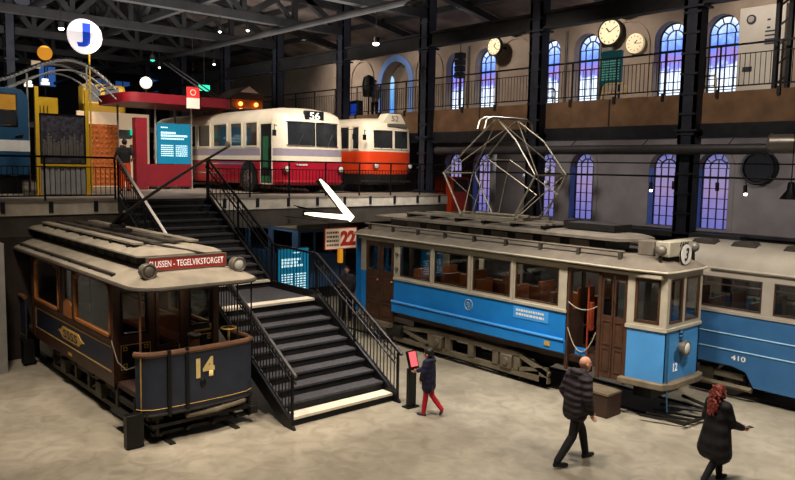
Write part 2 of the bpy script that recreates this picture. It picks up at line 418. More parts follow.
# far wall with two rows of arched windows
WY = 25.0; WT = 0.55
pairs = [-12.97-5.36*i for i in range(7)]
wins = []
for c in pairs: wins += [c-0.93, c+0.93]
wins = [w for w in wins if w > -26]
ALC = -28.9; AW = 1.05
upper = [(w-0.6, w+0.6, 7.35, 9.62, 0.6) for w in wins]+[(ALC-AW, ALC+AW, 7.1, 9.15, AW)]
lower = [(w-0.56, w+0.56, 2.9, 5.02, 0.56) for w in wins]
wall = MB()
def arch_band(mb, x0, x1, z0, z1, ops):
    cur = x0
    for xa, xb, za, zs, r in sorted(ops):
        mb.box(cur, xa, WY, WY+WT, z0, z1)
        if za > z0: mb.box(xa, xb, WY, WY+WT, z0, za)
        cx = (xa+xb)/2
        poly = [(xa, z1)]+[(p[0], p[1]) for p in arc(cx, zs, r, 180, 0, 14)]+[(xb, z1)]
        mb.prism(poly, 'y', WY, WY+WT)
        cur = xb
    mb.box(cur, x1, WY, WY+WT, z0, z1)
arch_band(wall, -56, 6, 0, 6.2, lower)
arch_band(wall, -56, 6, 6.2, 10.95, upper)
struct(wall, 'wall_back', M['wall'])
wn = 1
def arch_window(cx, za, zs, r, glow, fm):
    global wn
    fr = MB(); y0, y1 = WY+0.34, WY+0.4
    n = 4; H = zs-za
    for t in (-1, 1): fr.box(cx+t*r-(0.05 if t > 0 else 0), cx+t*r+(0.05 if t < 0 else 0), y0, y1, za, zs)
    for i in range(1, 4): fr.box(cx-r+2*r*i/4-0.014, cx-r+2*r*i/4+0.014, y0, y1, za, zs+(0.32 if i == 2 else 0.0))
    k = 6
    for j in range(k+1): fr.box(cx-r, cx+r, y0, y1, za+H*j/k-0.014, za+H*j/k+0.014)
    for rr in (r-0.025, r*0.55):
        pts = [(p[0], (y0+y1)/2, p[1]) for p in arc(cx, zs, rr, 180, 0, 14)]
        for a, b in zip(pts, pts[1:]): fr.bar(a, b, 0.045, 0.045)
    for a in (36, 72, 108, 144):
        fr.bar((cx+0.55*r*math.cos(math.radians(a)), (y0+y1)/2, zs+0.55*r*math.sin(math.radians(a))), (cx+r*math.cos(math.radians(a)), (y0+y1)/2, zs+r*math.sin(math.radians(a))), 0.035, 0.035)
    f = struct(fr, 'window_%d' % wn, fm, 'dark glazing bars of an arched window')
    poly = [(cx-r, za), (cx+r, za)]+arc(cx, zs, r, 0, 180, 16)
    g = MB(); g.prism(poly, 'y', WY+0.42, WY+0.44)
    p = g.build('window_pane', glow, f)
    # pale plaster surround
    s = MB()
    for t in (-1, 1): s.box(cx+t*(r+0.09)-0.09, cx+t*(r+0.09)+0.09, WY-0.02, WY+0.01, za, zs)
    o = arc(cx, zs, r+0.18, 180, 0, 14); i_ = arc(cx, zs, r, 180, 0, 14)
    for q in range(14):
        s.prism([o[q], o[q+1], i_[q+1], i_[q]], 'y', WY-0.02, WY+0.01)
    s.build('window_surround', M['wall'], f)
    wn += 1
for w in wins:
    arch_window(w, 7.35, 9.62, 0.6, M['glow_up'], M['steelblue'])
for w in wins:
    arch_window(w, 2.9, 5.02, 0.56, M['glow_low'], M['steelblue'])
    rv = MB().box(w-0.565, w-0.552, WY+0.02, WY+0.34, 2.9, 5.0)
    struct(rv, 'trim_reveal', M['bluereveal'])
# alcove niche with blue reveal and tall blue window
al = MB()
for t in (-1, 1): al.box(ALC+t*(AW+0.16)-0.16, ALC+t*(AW+0.16)+0.16, WY-0.06, WY+0.02, 7.1, 9.15)
o_ = arc(ALC, 9.15, AW+0.32, 180, 0, 16); i_ = arc(ALC, 9.15, AW, 180, 0, 16)
for q in range(16): al.prism([o_[q], o_[q+1], i_[q+1], i_[q]], 'y', WY-0.06, WY+0.02)
struct(al, 'trim_alcove_arch', M['bluereveal'], 'blue arched surround of the gallery alcove')
struct(MB().box(ALC-2.2, ALC+1.4, WY+WT+0.1, WY+WT+0.2, 7, 10.6).box(ALC-2.2, ALC-2.1, WY+WT, WY+WT+0.1, 7, 10.6).box(ALC+1.3, ALC+1.4, WY+WT, WY+WT+0.1, 7, 10.6), 'wall_alcove', M['wall'])
g = MB(); g.prism([(ALC-1.55, 7.3), (ALC-0.85, 7.3)]+arc(ALC-1.2, 9.3, 0.35, 0, 180, 10), 'y', WY+WT+0.06, WY+WT+0.1)
struct(g, 'window_alcove', M['glow_alcove'], 'bright blue tall arched window inside the alcove')
# blind arches between window pairs and pilaster lines
for c in (-21.0, -15.65, -26.4, -31.6):
    b = MB(); pts = [(p[0], WY-0.01, p[1]) for p in arc(c, 9.5, 0.95, 180, 0, 16)]
    pts = [(c-0.95, WY-0.01, 7.1)]+pts+[(c+0.95, WY-0.01, 7.1)]
    for p, q in zip(pts, pts[1:]): b.bar(p, q, 0.1, 0.06)
    struct(b, 'trim_blind_arch', M['wall'])
for x in (-20.0, -16.75, -24.0+0.25, -18.35, -10.2):
    struct(MB().tube([(x, WY-0.06, 7.1), (x, WY-0.06, 10.4)], 0.05, 6), 'trim_downpipe', M['ductdark'])
# left and distant walls
struct(MB().box(-56.2, -56, -12, 26, 0, 15), 'wall_left', M['backdark'])
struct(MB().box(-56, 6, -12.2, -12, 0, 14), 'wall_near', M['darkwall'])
for i, (y, z, h) in enumerate(((16.0, 10.0, 1.7), (19.8, 9.4, 1.5), (21.3, 9.4, 1.5), (23.5, 10.2, 1.4), (8.6, 8.0, 1.2))):
    f = struct(frame_yz(MB(), y-0.6, y+0.6, z, z+h, -55.98, -55.9, 0.06).box(-55.98, -55.9, y-0.03, y+0.03, z, z+h), 'window_%d' % wn, M['steelblue'], 'small dim window on the distant end wall')
    MB().box(-55.97, -55.95, y-0.56, y+0.56, z+0.04, z+h-0.04).build('window_pane', mat('dim_daylight_%d' % i, (60, 110, 190), 0.5, 0, 0.2, 2, emit=(0.5 if i in (0, 4) else 0.3)), f)
    wn += 1
# dark partition below the gallery (its top runs behind the trams)
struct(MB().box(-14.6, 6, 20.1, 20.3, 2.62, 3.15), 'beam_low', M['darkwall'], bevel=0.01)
for x in (-14.5, -9.2, -3.9): struct(MB().box(x-0.12, x+0.12, 20.1, 20.3, 0, 2.62), 'column_low', M['steel'])
struct(MB().box(-14.6, 6, 20.04, 20.36, 3.15, 3.22), 'trim_partition_cap', M['ductdark'])
struct(MB().box(-9.0, -2, 24.8, 24.98, 0, 5.75), 'wall_white_panel', M['wallwhite'])
# gallery
struct(MB().box(-56, 6, 20.0, WY, 6.86, 7.04), 'floor_gallery', M['deckfloor'])
gf = MB()
struct(MB().box(-56, 6, 19.9, 20.0, 6.22, 7.06), 'trim_gallery_boards', M['wood'], 'brown timber boards along the gallery front')
struct(MB().box(-56, 6, 19.85, 20.1, 5.86, 6.22).box(-56, 6, 19.75, 20.2, 5.82, 5.88), 'beam_gallery', M['steel'])
bk = MB()
for i in range(28): bk.box(-40+i*1.6-0.04, -40+i*1.6+0.04, 19.84, 19.9, 6.9, 7.12)
struct(bk, 'trim_gallery_brackets', M['steel'])
for i in range(7): struct(MB().box(-10.26-2.7-5.36*i-0.02, -10.26-2.7-5.36*i+0.02, 19.88, 19.9, 6.24, 7.04), 'trim_gallery_joint', M['interior'])

# columns (riveted built-up H posts)
def hall_column(x, y, z0, z1, w=0.46, light=False):
    mb = MB()
    mb.box(x-w/2, x+w/2, y-0.2, y-0.17, z0, z1).box(x-w/2, x+w/2, y+0.17, y+0.2, z0, z1)
    mb.box(x-w/2, x-w/2+0.1, y-0.2, y+0.2, z0, z1).box(x+w/2-0.1, x+w/2, y-0.2, y+0.2, z0, z1)
    mb.box(x-w/2-0.08, x+w/2+0.08, y-0.28, y+0.28, z0, z0+0.12)
    mb.box(x-w/2-0.1, x+w/2+0.1, y-0.28, y+0.28, 9.34, 9.4).box(x-w/2-0.08, x+w/2+0.08, y-0.26, y+0.26, 6.0, 6.06)
    for k in range(int((z1-z0)/0.55)):
        z = z0+0.4+k*0.55
        mb.box(x-w/2-0.005, x+w/2+0.005, y-0.225, y-0.2, z, z+0.06)
    o = struct(mb, 'column', M['steelblue'], 'tall riveted dark steel column')
    return o
cols = [-10.26-5.36*i for i in range(8)]
for x in cols: hall_column(x, 19.75, (DZ if x < DX else 0), 11.8, 0.5)
for x in cols[4:]: hall_column(x, 9.0 if x > -46 else 7.0, DZ, 13.4, 0.5) if x < -36 else None
struct(MB().box(-11.9, -8.6, 19.55, 19.95, 3.05, 3.2), 'trim_column_plinth', M['ductdark'])
# beam along the columns, roof trusses across the hall, roof
lb = MB(); lb.box(-56, 6, 19.6, 19.9, 9.42, 9.5).box(-56, 6, 19.6, 19.9, 9.9, 9.98).box(-56, 6, 19.72, 19.78, 9.5, 9.9)
struct(lb, 'beam_column_line', M['truss'])
def roof_z(y): return 14.6-3.7*abs(y-6.5)/18.7
def roof_truss(x):
    mb = MB(); y0, y1 = -11.9, 24.9; zb = 10.65
    mb.bar((x, y0, zb), (x, 19.7, zb), 0.34, 0.32).bar((x, y0, roof_z(y0)-0.3), (x, 6.5, 14.3), 0.34, 0.28).bar((x, 6.5, 14.3), (x, y1, roof_z(y1)-0.3), 0.34, 0.28)
    mb.bar((x, -8, 11.85), (x, 19.7, 11.65), 0.24, 0.24)
    n = 12; ys = [-9+28.6*i/n for i in range(n+1)]
    for i, y in enumerate(ys):
        mb.bar((x, y, zb), (x, y, roof_z(y)-0.3), 0.2, 0.2)
        if i < n:
            yn = ys[i+1]
            if i % 2 == 0: mb.bar((x, y, zb), (x, yn, roof_z(yn)-0.4), 0.24, 0.24); mb.bar((x, yn, zb), (x, (y+yn)/2, 11.75), 0.16, 0.16)
            else: mb.bar((x, y, roof_z(y)-0.4), (x, yn, zb), 0.24, 0.24)
    struct(mb, 'beam_roof_truss', M['truss'], 'dark steel lattice truss across the roof')
for x in cols[1:]: roof_truss(x)
def long_truss(y, zb):
    mb = MB(); zt = roof_z(y)-0.5
    mb.bar((-56, y, zb), (-12, y, zb), 0.22, 0.24).bar((-56, y, zt), (-12, y, zt), 0.22, 0.22)
    for k in range(16):
        x = -56+k*2.68
        mb.bar((x, y, zb if k % 2 else zt), (x+2.68, y, zt if k % 2 else zb), 0.18, 0.18).bar((x, y, zb), (x, y, zt), 0.12, 0.12)
    struct(mb, 'beam_long_truss', M['truss'], 'dark steel lattice beam along the roof')
for y, zb in ((1.0, 11.2), (6.5, 11.0), (13.0, 10.9)): long_truss(y, zb)
for ya, yb in ((-12.2, 6.5), (6.5, 25.6)):
    g = MB().loft([[(x, ya, roof_z(ya)), (x, yb, roof_z(yb)), (x, yb, roof_z(yb)+0.15), (x, ya, roof_z(ya)+0.15)] for x in (-57, 6)])
    struct(g, 'ceiling', M['roof'], 'pitched boarded roof underside')
for i in range(13):
    y = -11+i*3.0
    if abs(y-6.5) > 0.8: struct(MB().box(-56, -8, y-0.08, y+0.08, roof_z(y)-0.24, roof_z(y)-0.02), 'beam_purlin', M['truss'])
# lit patches of the roof boards, put in as faintly glowing strips
for x in (-24.0, -34.4, -45.0):
    for ya, yb in ((-4, 4.5), (8.5, 17)):
        g = MB().loft([[(xx, ya, roof_z(ya)-0.03), (xx, yb, roof_z(yb)-0.03), (xx, yb, roof_z(yb)-0.01), (xx, ya, roof_z(ya)-0.01)] for xx in (x-0.9, x+0.9)])
        struct(g, 'window_roof_light', M['rooflit'], 'dull glowing patch added to the roof underside')
for y, z, r_ in ((9.5, 11.45, 0.16), (16.5, 10.3, 0.12)):
    struct(MB().tube([(-56, y, z), (-14, y, z)], r_, 10), 'beam_roof_duct', M['truss'], 'long round duct under the roof')
for x in (-8.32, -8.0): struct(MB().box(x-0.05, x+0.05, 20.3, 20.45, 7.04, 11.6), 'column_slim', M['steel'])
g = MB()
for k in range(9): g.bar((-8.32, 20.38, 7.2+k*0.5), (-8.0, 20.38, 7.45+k*0.5), 0.04, 0.04)
struct(g, 'column_slim_lattice', M['steel'])

# gallery railing: one thing, bays as parts
def long_rail(root, pts_x, y, z, h, bars=True, m=None, step=0.13, axis='x', rails=(1.0, 0.1)):
    m = m or M['rail']
    def pt(a, zz): return (a, y, zz) if axis == 'x' else (y, a, zz)
    hr = MB().bar(pt(pts_x[0], z+h), pt(pts_x[-1], z+h), 0.05, 0.05); hr.build('handrail', m, root)
    for a in pts_x: MB().bar(pt(a, z-0.12), pt(a, z+h), 0.04, 0.04, up=(1,0,0)).build('rail_post', m, root)
    for a, b in zip(pts_x, pts_x[1:]):
        mb = MB(); mb.bar(pt(a, z+0.1), pt(b, z+0.1), 0.035, 0.035)
        mb.bar(pt(a, z+h-0.25), pt(b, z+h-0.25), 0.025, 0.025)
        n = int(abs(b-a)/step)
        for k in range(1, n):
            t = a+(b-a)*k/n; mb.bar(pt(t, z+0.1), pt(t, z+h-0.25), 0.014, 0.014, up=(1,0,0))
        mb.build('bar_panel', m, root)
gr = thing('gallery_railing', 'long dark metal railing with thin bars along the upper timber gallery', 'railing', (-20, 19.95, 7.04))
long_rail(gr, [-40+1.6*i for i in range(27)], 19.95, 7.1, 1.18)

bk = MB()
for k in range(9): bk.box(DX-0.01, DX+0.03, 10.4+k*1.1-0.05, 10.4+k*1.1+0.05, DZ-0.3, DZ-0.02)
for k in range(8): bk.box(DX-0.01, DX+0.03, -1.0+k*1.1-0.05, -1.0+k*1.1+0.05, DZ-0.3, DZ-0.02)
struct(bk, 'trim_deck_brackets', M['steel'])
# ------------------------------------------------------------------ staircase
RS = DZ/22.0
SY0, SY1 = 7.34, 9.85
st = thing('staircase', 'wide black stairs with pale nosings rising through a landing to the upper deck', 'stairs', (-11.3, 8.6, 0))
T1 = 0.317; T2 = 0.31
lowx = [-11.3-T1*k for k in range(10)]
upx = [-16.15-T2*k for k in range(12)]
fl = MB()
for k, x in enumerate(lowx):
    z = RS*(k+1)
    fl.box(x-T1-0.03 if k < 9 else x-0.32, x, SY0, SY1, z-0.045, z)
fl.build('lower_treads', M['tread'], st)
rz = MB()
for k, x in enumerate(lowx): rz.box(x-0.05, x-0.03, SY0, SY1, RS*k, RS*(k+1)-0.045)
rz.build('lower_risers', M['riser'], st); rz = MB()
for k, x in enumerate(upx): rz.box(x-0.05, x-0.03, SY0, SY1, RS*(k+10), RS*(k+11)-0.045)
rz.build('upper_risers', M['riser'], st)
ld = MB().box(-16.2, -14.15, SY0, SY1, RS*10-0.06, RS*10); ld.build('landing', M['tread'], st)
uf = MB()
for k, x in enumerate(upx[:-1]):
    z = RS*(11+k); uf.box(x-T2-0.03, x, SY0, SY1, z-0.045, z)
uf.box(upx[-1]-0.08, upx[-1], SY0, SY1, DZ-0.045, DZ+0.002)
uf.build('upper_treads', M['tread'], st)
for x, z in ((lowx[0], RS), (lowx[-1], RS*10), (upx[0], RS*11)):
    MB().box(x-0.3 if z != RS*11 else x-0.12, x+0.006, SY0+0.01, SY1-0.01, z-0.045, z+0.006).build('pale_nosing_strip', M['nosing'], st, 'cream strip marking the step edge')
for y in (SY0-0.04, SY1+0.04):
    s = MB()
    s.prism([(-11.1, 0.0), (-11.3, 0.2), (-14.15, RS*10+0.14), (-16.15, RS*10+0.14), (DX, DZ+0.1), (DX, DZ-0.3), (-16.25, RS*10-0.3), (-14.1, RS*10-0.3), (-11.45, 0.0)], 'y', y-0.03, y+0.03)
    s.build('stringer', M['rail'], st)
for y in (SY0+0.2, SY1-0.2): MB().box(-15.3, -15.1, y-0.08, y+0.08, 0, RS*10-0.06).build('support_post', M['steel'], st)
def flight_rail(y, x0, z0, x1, z1, nb, hm, bars, inner):
    g = MB(); h = 1.0
    g.tube([(x0+0.12, y, z0+h-0.02), (x1, y, z1+h)], 0.035, 8); hr = g.build('handrail', hm, st)
    s = inner
    g = MB().tube([(x0, y+s*0.08, z0+h*0.8), (x1, y+s*0.08, z1+h*0.8)], 0.022, 8); g.build('inner_handrail', M['rail'], st)
    g = MB().bar((x0, y, z0+0.16), (x1, y, z1+0.16), 0.03, 0.03); g.bar((x0, y, z0+h-0.16), (x1, y, z1+h-0.16), 0.02, 0.02)
    for k in range(1, nb):
        t = k/nb; x = x0+(x1-x0)*t; z = z0+(z1-z0)*t
        g.bar((x, y, z+0.16), (x, y, z+h-0.02), 0.016, 0.016)
    g.build('bar_panel', M['rail'], st)
    for t in (0.0, 0.5, 1.0):
        x = x0+(x1-x0)*t; z = z0+(z1-z0)*t
        MB().bar((x, y, z-0.05 if t else 0.0), (x, y, z+h), 0.045, 0.045).build('newel_post', M['rail'], st)
flight_rail(SY0-0.04, -11.2, 0.05, -14.15, RS*10+0.05, 26, M['railgrey'], True, 1)
flight_rail(SY1+0.04, -11.2, 0.05, -14.15, RS*10+0.05, 26, M['rail'], True, -1)
flight_rail(SY0-0.04, -16.15, RS*10+0.1, DX, DZ+0.1, 24, M['railsheen'], True, 1)
flight_rail(SY1+0.04, -16.15, RS*10+0.1, DX, DZ+0.1, 14, M['rail'], True, -1)
for y in (SY0-0.04, SY1+0.04):
    g = MB().bar((-14.15, y, RS*10+1.05), (-16.15, y, RS*10+1.1), 0.045, 0.045).bar((-14.15, y, RS*10+0.15), (-16.15, y, RS*10+0.15), 0.03, 0.03)
    g.build('landing_rail', M['rail'], st)
    g = MB()
    for k in range(1, 14): g.bar((-14.15-2.0*k/14, y, RS*10+0.15), (-14.15-2.0*k/14, y, RS*10+1.05), 0.015, 0.015)
    g.build('landing_bar_panel', M['rail'], st)

# deck railings
dr = thing('deck_railing', 'black bar railing along the deck edge before the two buses', 'railing', (DX-0.1, 14.7, DZ))
long_rail(dr, [9.9, 11.3, 12.7, 14.1, 15.5, 16.9, 18.3, 19.6], DX-0.1, DZ+0.02, 1.08, axis='y', step=0.12)
dr2 = thing('deck_railing', 'black bar railing on the deck before the old blue carriage', 'railing', (DX-0.1, 3.0, DZ))
long_rail(dr2, [-2.6, -1.0, 0.6, 2.2, 3.8, 5.5, 7.25], DX-0.1, DZ+0.02, 1.08, axis='y', step=0.12)

# ------------------------------------------------------------------ rails in the floor
def track(y0, y1, x0, x1, label):
    t = thing('tram_track', label, 'track', ((x0+x1)/2, (y0+y1)/2, 0))
    for y in (y0, y1):
        MB().box(x0, x1, y-0.05, y+0.05, 0.0, 0.027).build('rail', M['iron'], t)
track(5.28, 6.53, -20, -11.85, 'short dark rails under the old navy tram')
track(13.35, 14.6, -19, -6.7, 'dark rails under the bright blue tram')
track(16.05, 17.5, -11, 4, 'dark rails under the muted blue trailer')

# ------------------------------------------------------------------ wheel helper
def wheel(parent, x, y, r, w, m, hubm=None, name='wheel'):
    o = MB().cyl((x, y, r+0.03), 'y', r, w, 20).build(name, m, parent)
    if hubm:
        MB().cyl((x, y, r+0.03), 'y', r*0.55, w+0.03, 16).cyl((x, y, r+0.03), 'y', r*0.2, w+0.09, 10).build('hub', hubm, o)
    return o

# ------------------------------------------------------------------ old navy tram number 14
def tram14():
    t = thing('tram', 'old navy and brown tram numbered 14 with red destination board and open platform', 'tram', (-15.7, 5.75, 0))
    Y0, Y1 = 4.72, 6.78; CY = (Y0+Y1)/2
    XB, XR = -13.45, -18.55           # saloon bulkheads
    # truck
    tf = MB()
    for y in (4.92, 6.58):
        tf.box(-17.75, -13.5, y-0.05, y+0.05, 0.16, 0.26).box(-17.6, -13.65, y-0.04, y+0.04, 0.5, 0.58)
        for x in (-17.6, -16.9, -16.1, -15.3, -14.6, -13.75):
            tf.box(x-0.06, x+0.06, y-0.06, y+0.06, 0.26, 0.55)
        for xa, xb in ((-17.5, -17.0), (-15.2, -14.7)): tf.bar((xa, y, 0.28), (xb, y, 0.5), 0.05, 0.05)
    tf.build('truck_frame', M['truckgreen'], t)
    for x in (-16.75, -14.55):
        for y in (5.16, 6.4): wheel(t, x, y, 0.36, 0.1, M['iron'], M['truckgreen'])
        MB().tube([(x, 4.9, 0.39), (x, 6.6, 0.39)], 0.05, 8).build('axle', M['iron'], t)
        for y in (4.88, 6.62): MB().box(x-0.16, x+0.16, y-0.09, y+0.09, 0.24, 0.56).build('axle_box', M['truckgreen'], t, bevel=0.02)
    for x in (-17.35, -16.2, -15.1, -13.9):
        g = MB()
        for k in range(4): g.box(x-0.17+0.03*k, x+0.17-0.03*k, 4.83, 4.91, 0.58+0.03*k, 0.605+0.03*k)
        g.build('leaf_spring', M['iron'], t)
    MB().box(-17.2, -14.1, 5.2, 6.35, 0.45, 0.72).build('motor_gear', M['black'], t)
    # underbody skirt and side panels
    MB().box(-18.6, XB, Y0+0.0, Y0+0.06, 0.72, 0.94).build('skirt_board', M['oldbrown'], t)
    MB().box(-18.6, XB, Y1-0.06, Y1, 0.72, 0.94).build('skirt_board', M['oldbrown'], t)
    MB().box(XR-1.4, -12.1, Y0+0.04, Y1-0.04, 0.74, 0.84).build('floor_deck', M['interior'], t)
    for y, s in ((Y0, 1), (Y1, -1)):
        yy = sorted((y, y+s*0.05))
        p = MB().box(-18.5, XB, yy[0], yy[1], 0.94, 1.52).build('side_panel', M['navy'], t)
        g = MB(); yl = sorted((y-s*0.006, y+s*0.01))
        frame_xz(g, -18.42, XB-0.08, 0.98, 1.47, yl[0], yl[1], 0.025)
        g.build('gold_line', M['gold'], p)
        MB().box(-18.6, XB+0.02, y-0.02, y+0.05, 1.5, 1.6).build('belt_rail', M['oldbrown'], t, bevel=0.01)
        g = MB(); zt = 2.72; za = 1.6
        openings_x(g, -18.55, XB, yy[0], yy[1], za, zt, [(-18.42, -16.68, 1.66, 2.62), (-16.25, -15.78, 1.98, 2.62), (-15.58, -13.62, 1.66, 2.62)])
        sw = g.build('side_wall', M['oldbrown'], t)
        for xa, xb, zl in ((-18.45, -16.65, 1.63), (-15.61, -13.59, 1.63)):
            g = MB(); w = 0.055; ya, yb = y-0.02, y+0.06
            if s < 0: ya, yb = y-0.06, y+0.02
            g.box(xa, xa+w, ya, yb, zl, 2.56).box(xb-w, xb, ya, yb, zl, 2.5).box(xa, xb, ya, yb, zl, zl+w)
            # arched head falling at both corners
            pts = [(xa, 2.5), (xa+0.1, 2.6), (xa+0.35, 2.665), ((xa+xb)/2, 2.68), (xb-0.35, 2.665), (xb-0.1, 2.6), (xb, 2.5)]
            poly = pts+[(p[0], p[1]-w) for p in reversed(pts)]
            g.prism(poly, 'y', ya, yb)
            fr = g.build('window_frame', M['orangewood'], t)
            MB().box(xa+0.04, xb-0.04, y+s*0.02, y+s*0.026, zl+0.04, 2.62).build('pane', M['glass'], fr)
        g = MB(); ya, yb = sorted((y-s*0.02, y+s*0.02))
        g.prism([(-16.3, 1.62), (-15.72, 1.62), (-15.72, 1.86)]+arc(-16.01, 1.86, 0.29, 0, 180, 8, 0.12)[1:], 'y', ya, yb)
        g.build('arched_panel', M['orangewood'], t)
        MB().box(-16.25, -15.78, y+s*0.02, y+s*0.026, 1.98, 2.62).build('pane', M['glass'], t)
        for x in (-16.5, -15.68): MB().box(x-0.06, x+0.06, ya, yb, 1.6, 2.7).build('window_post', M['oldbrown'], t)
    # gold monogram plate
    pl = MB(); pl.prism([(-16.75, 1.23), (-16.55, 1.27), (-16.4, 1.36), (-15.4, 1.36), (-15.25, 1.27), (-15.05, 1.23), (-15.25, 1.19), (-15.4, 1.1), (-16.4, 1.1), (-16.55, 1.19)], 'y', Y0-0.012, Y0)
    pl = pl.build('monogram_plate', M['gold'], t)
    MB().box(-16.4, -15.4, Y0-0.016, Y0-0.012, 1.125, 1.335).build('plate_field', M['gold'], pl)
    text('plate_letters', 'SSSS', M['navy'], pl, (-15.9, Y0-0.018, 1.23), (1,0,0), (0,0,1), width=0.9, height=0.17, center=True, depth=0.0, bold=0.02)
    MB().box(-16.1, -15.85, Y0-0.008, Y0, 0.8, 0.86).build('skirt_plate', M['gold'], t)
    # bulkheads: windows, door
    for xb, front in ((XB, True), (XR, False)):
        g = MB(); openings_y(g, Y0+0.05, Y1-0.05, xb-0.05, xb, 0.84, 2.72, [(Y0+0.14, Y0+0.66, 1.68, 2.5), (Y0+0.84, Y0+1.32, 1.4, 2.5), (Y0+1.48, Y0+1.98, 1.68, 2.4)])
        bh = g.build('bulkhead', M['oldbrown'], t)
        for ya, yb_, z in ((Y0+0.14, Y0+0.66, 1.68), (Y0+1.48, Y0+1.98, 1.68)):
            f = frame_yz(MB(), ya, yb_, z, 2.5, xb-0.07, xb+0.02, 0.035).build('window_frame', M['black'], bh)
            MB().box(xb-0.03, xb-0.025, ya, yb_, z, 2.5).build('pane', M['glass'], bh)
        dd = frame_yz(MB(), Y0+0.8, Y0+1.36, 0.84, 2.52, xb-0.06, xb+0.03, 0.06)
        frame_yz(dd, Y0+0.9, Y0+1.26, 0.95, 1.34, xb-0.0, xb+0.02, 0.03)
        do = dd.build('door', M['doorbrown'], t)
        MB().box(xb-0.03, xb-0.025, Y0+0.86, Y0+1.3, 1.4, 2.46).build('pane', M['glass'], do)
        MB().tube([(xb+0.04, Y0+1.25, 1.2), (xb+0.07, Y0+1.25, 1.25), (xb+0.04, Y0+1.25, 1.38)], 0.012, 6).build('handle', M['gold'], do)
        if front:
            for ya, yb_ in ((Y0+0.12, Y0+0.7), (Y0+1.46, Y0+2.0)):
                g = MB(); frame_yz(g, ya, yb_, 1.02, 1.5, xb, xb+0.006, 0.02)
                for yy in (ya+0.05, yb_-0.13):
                    for zz in (1.06, 1.38): frame_yz(g, yy, yy+0.08, zz, zz+0.08, xb, xb+0.008, 0.018)
                g.build('gold_ornament', M['gold'], bh)
            for ya, yb_ in ((Y0+0.1, Y0+0.72), (Y0+1.44, Y0+2.0)): MB().box(xb-0.0, xb+0.004, ya, yb_, 1.0, 1.52).build('dark_panel', M['black'], bh)
            g = frame_yz(MB(), Y0+0.12, Y0+0.62, 0.86, 0.98, xb, xb+0.02, 0.02); g.build('step_box', M['oldbrown'], bh)
    # corner posts
    for y in (Y0+0.03, Y1-0.03):
        for x in (XB, XR): MB().box(x-0.06, x+0.06, y-0.06, y+0.06, 0.8, 2.74).build('corner_post', M['oldbrown'], t)
    # interior benches
    for y in (Y0+0.35, Y1-0.35):
        b = MB().box(-18.3, -13.7, y-0.2, y+0.2, 1.15, 1.24); 
        s = -1 if y < CY else 1
        b.box(-18.3, -13.7, y+s*0.2-0.03, y+s*0.2+0.03, 1.24, 1.6); b.build('bench', M['seatwood'], t)
    # front and rear platforms: curved dash
    for side in (1, -1):
        xo = -13.45 if side > 0 else XR
        def xf(dx): return xo+side*dx
        g = MB(); ring_o = []
        prof = [(0.55, 4.66), (1.05, 4.64), (1.32, 4.7), (1.42, 4.86), (1.46, 5.2), (1.48, CY), (1.46, 6.34), (1.42, 6.66), (1.32, 6.82), (1.05, 6.86), (0.55, 6.84)]
        if side > 0: prof = prof[1:]; prof[0] = (1.2, 4.64)
        inner = [(p[0]-0.05 if p[0] > 1.15 else p[0], p[1]+(0.04 if p[1] < CY else -0.04)) for p in prof]
        outl = [(xf(p[0]), p[1]) for p in prof]+[(xf(p[0]), p[1]) for p in reversed(inner)]
        g.prism(outl, 'z', 0.56, 1.56)
        ds = g.build('dash_panel', M['navydash'], t)
        pts = [(xf(p[0]-0.02), p[1], 1.6) for p in prof]
        MB().tube(pts, 0.055, 8).build('dash_rail', M['railwood'], ds)
        for zz, r in ((0.64, 0.008),):
            MB().tube([(xf(p[0]+0.004), p[1], zz) for p in prof], r, 5).build('gold_line', M['gold'], ds)
        MB().tube([(xf(p[0]), p[1], 0.54) for p in prof], 0.035, 6).build('dash_rim', M['iron'], ds)
        if side > 0:
            MB().tube([(xf(1.3), 4.7, 0.6), (xf(1.32), 4.69, 1.55)], 0.014, 5).build('gold_line', M['gold'], ds)
            for yy in (5.13, 5.46):
                MB().box(xf(1.43), xf(1.5), yy-0.03, yy+0.03, 0.5, 1.66).build('strap', M['black'], ds)
            text('number', '14', M['cream_no'], ds, (xf(1.489), 5.8, 1.26), (0,1,0), (0,0,1), width=0.36, height=0.36, center=True, depth=0.004, bold=0.05)
            MB().sphere((xf(1.48), 5.76, 0.97), 0.03, 0.06, 0.09, 8, 6).build('lamp_bracket', M['black'], ds)
            # platform floor edge, sill and lifeguard
            MB().box(xf(0), xf(1.4), Y0+0.02, Y1-0.0, 0.5, 0.6).build('platform_floor', M['iron'], t)
            MB().box(xf(1.2), xf(1.36), Y0-0.3, Y0+0.0, 0.02, 0.6).build('fender_box', M['black'], t, bevel=0.01)
            lg = MB().box(xf(1.3), xf(1.42), 4.85, 6.9, 0.3, 0.36).box(xf(1.2), xf(1.3), 4.9, 6.8, 0.12, 0.18)
            for yy in (5.0, 5.5, 6.0, 6.5): lg.bar((xf(0.5), yy, 0.2), (xf(1.4), yy, 0.16), 0.05, 0.05)
            for yy in (4.95, 6.75): lg.bar((xf(1.36), yy, 0.14), (xf(1.36), yy, 0.5), 0.05, 0.05)
            lg.build('lifeguard', M['iron'], t)
            MB().tube([(xf(1.42), 5.45, 0.42), (xf(1.5), 6.0, 0.44), (xf(1.44), 6.6, 0.48)], 0.05, 8).build('drawbar', M['truckgrey'], t)
            MB().box(xf(1.1), xf(1.5), 6.72, 6.86, 0.2, 0.34).build('buffer', M['iron'], t)
            # platform fittings
            MB().tube([(xf(0.95), 5.85, 0.84), (xf(0.95), 5.85, 1.72)], 0.1, 10).sphere((xf(0.95), 5.85, 1.74), 0.13, 0.13, 0.06).build('controller', M['oldbrown'], t)
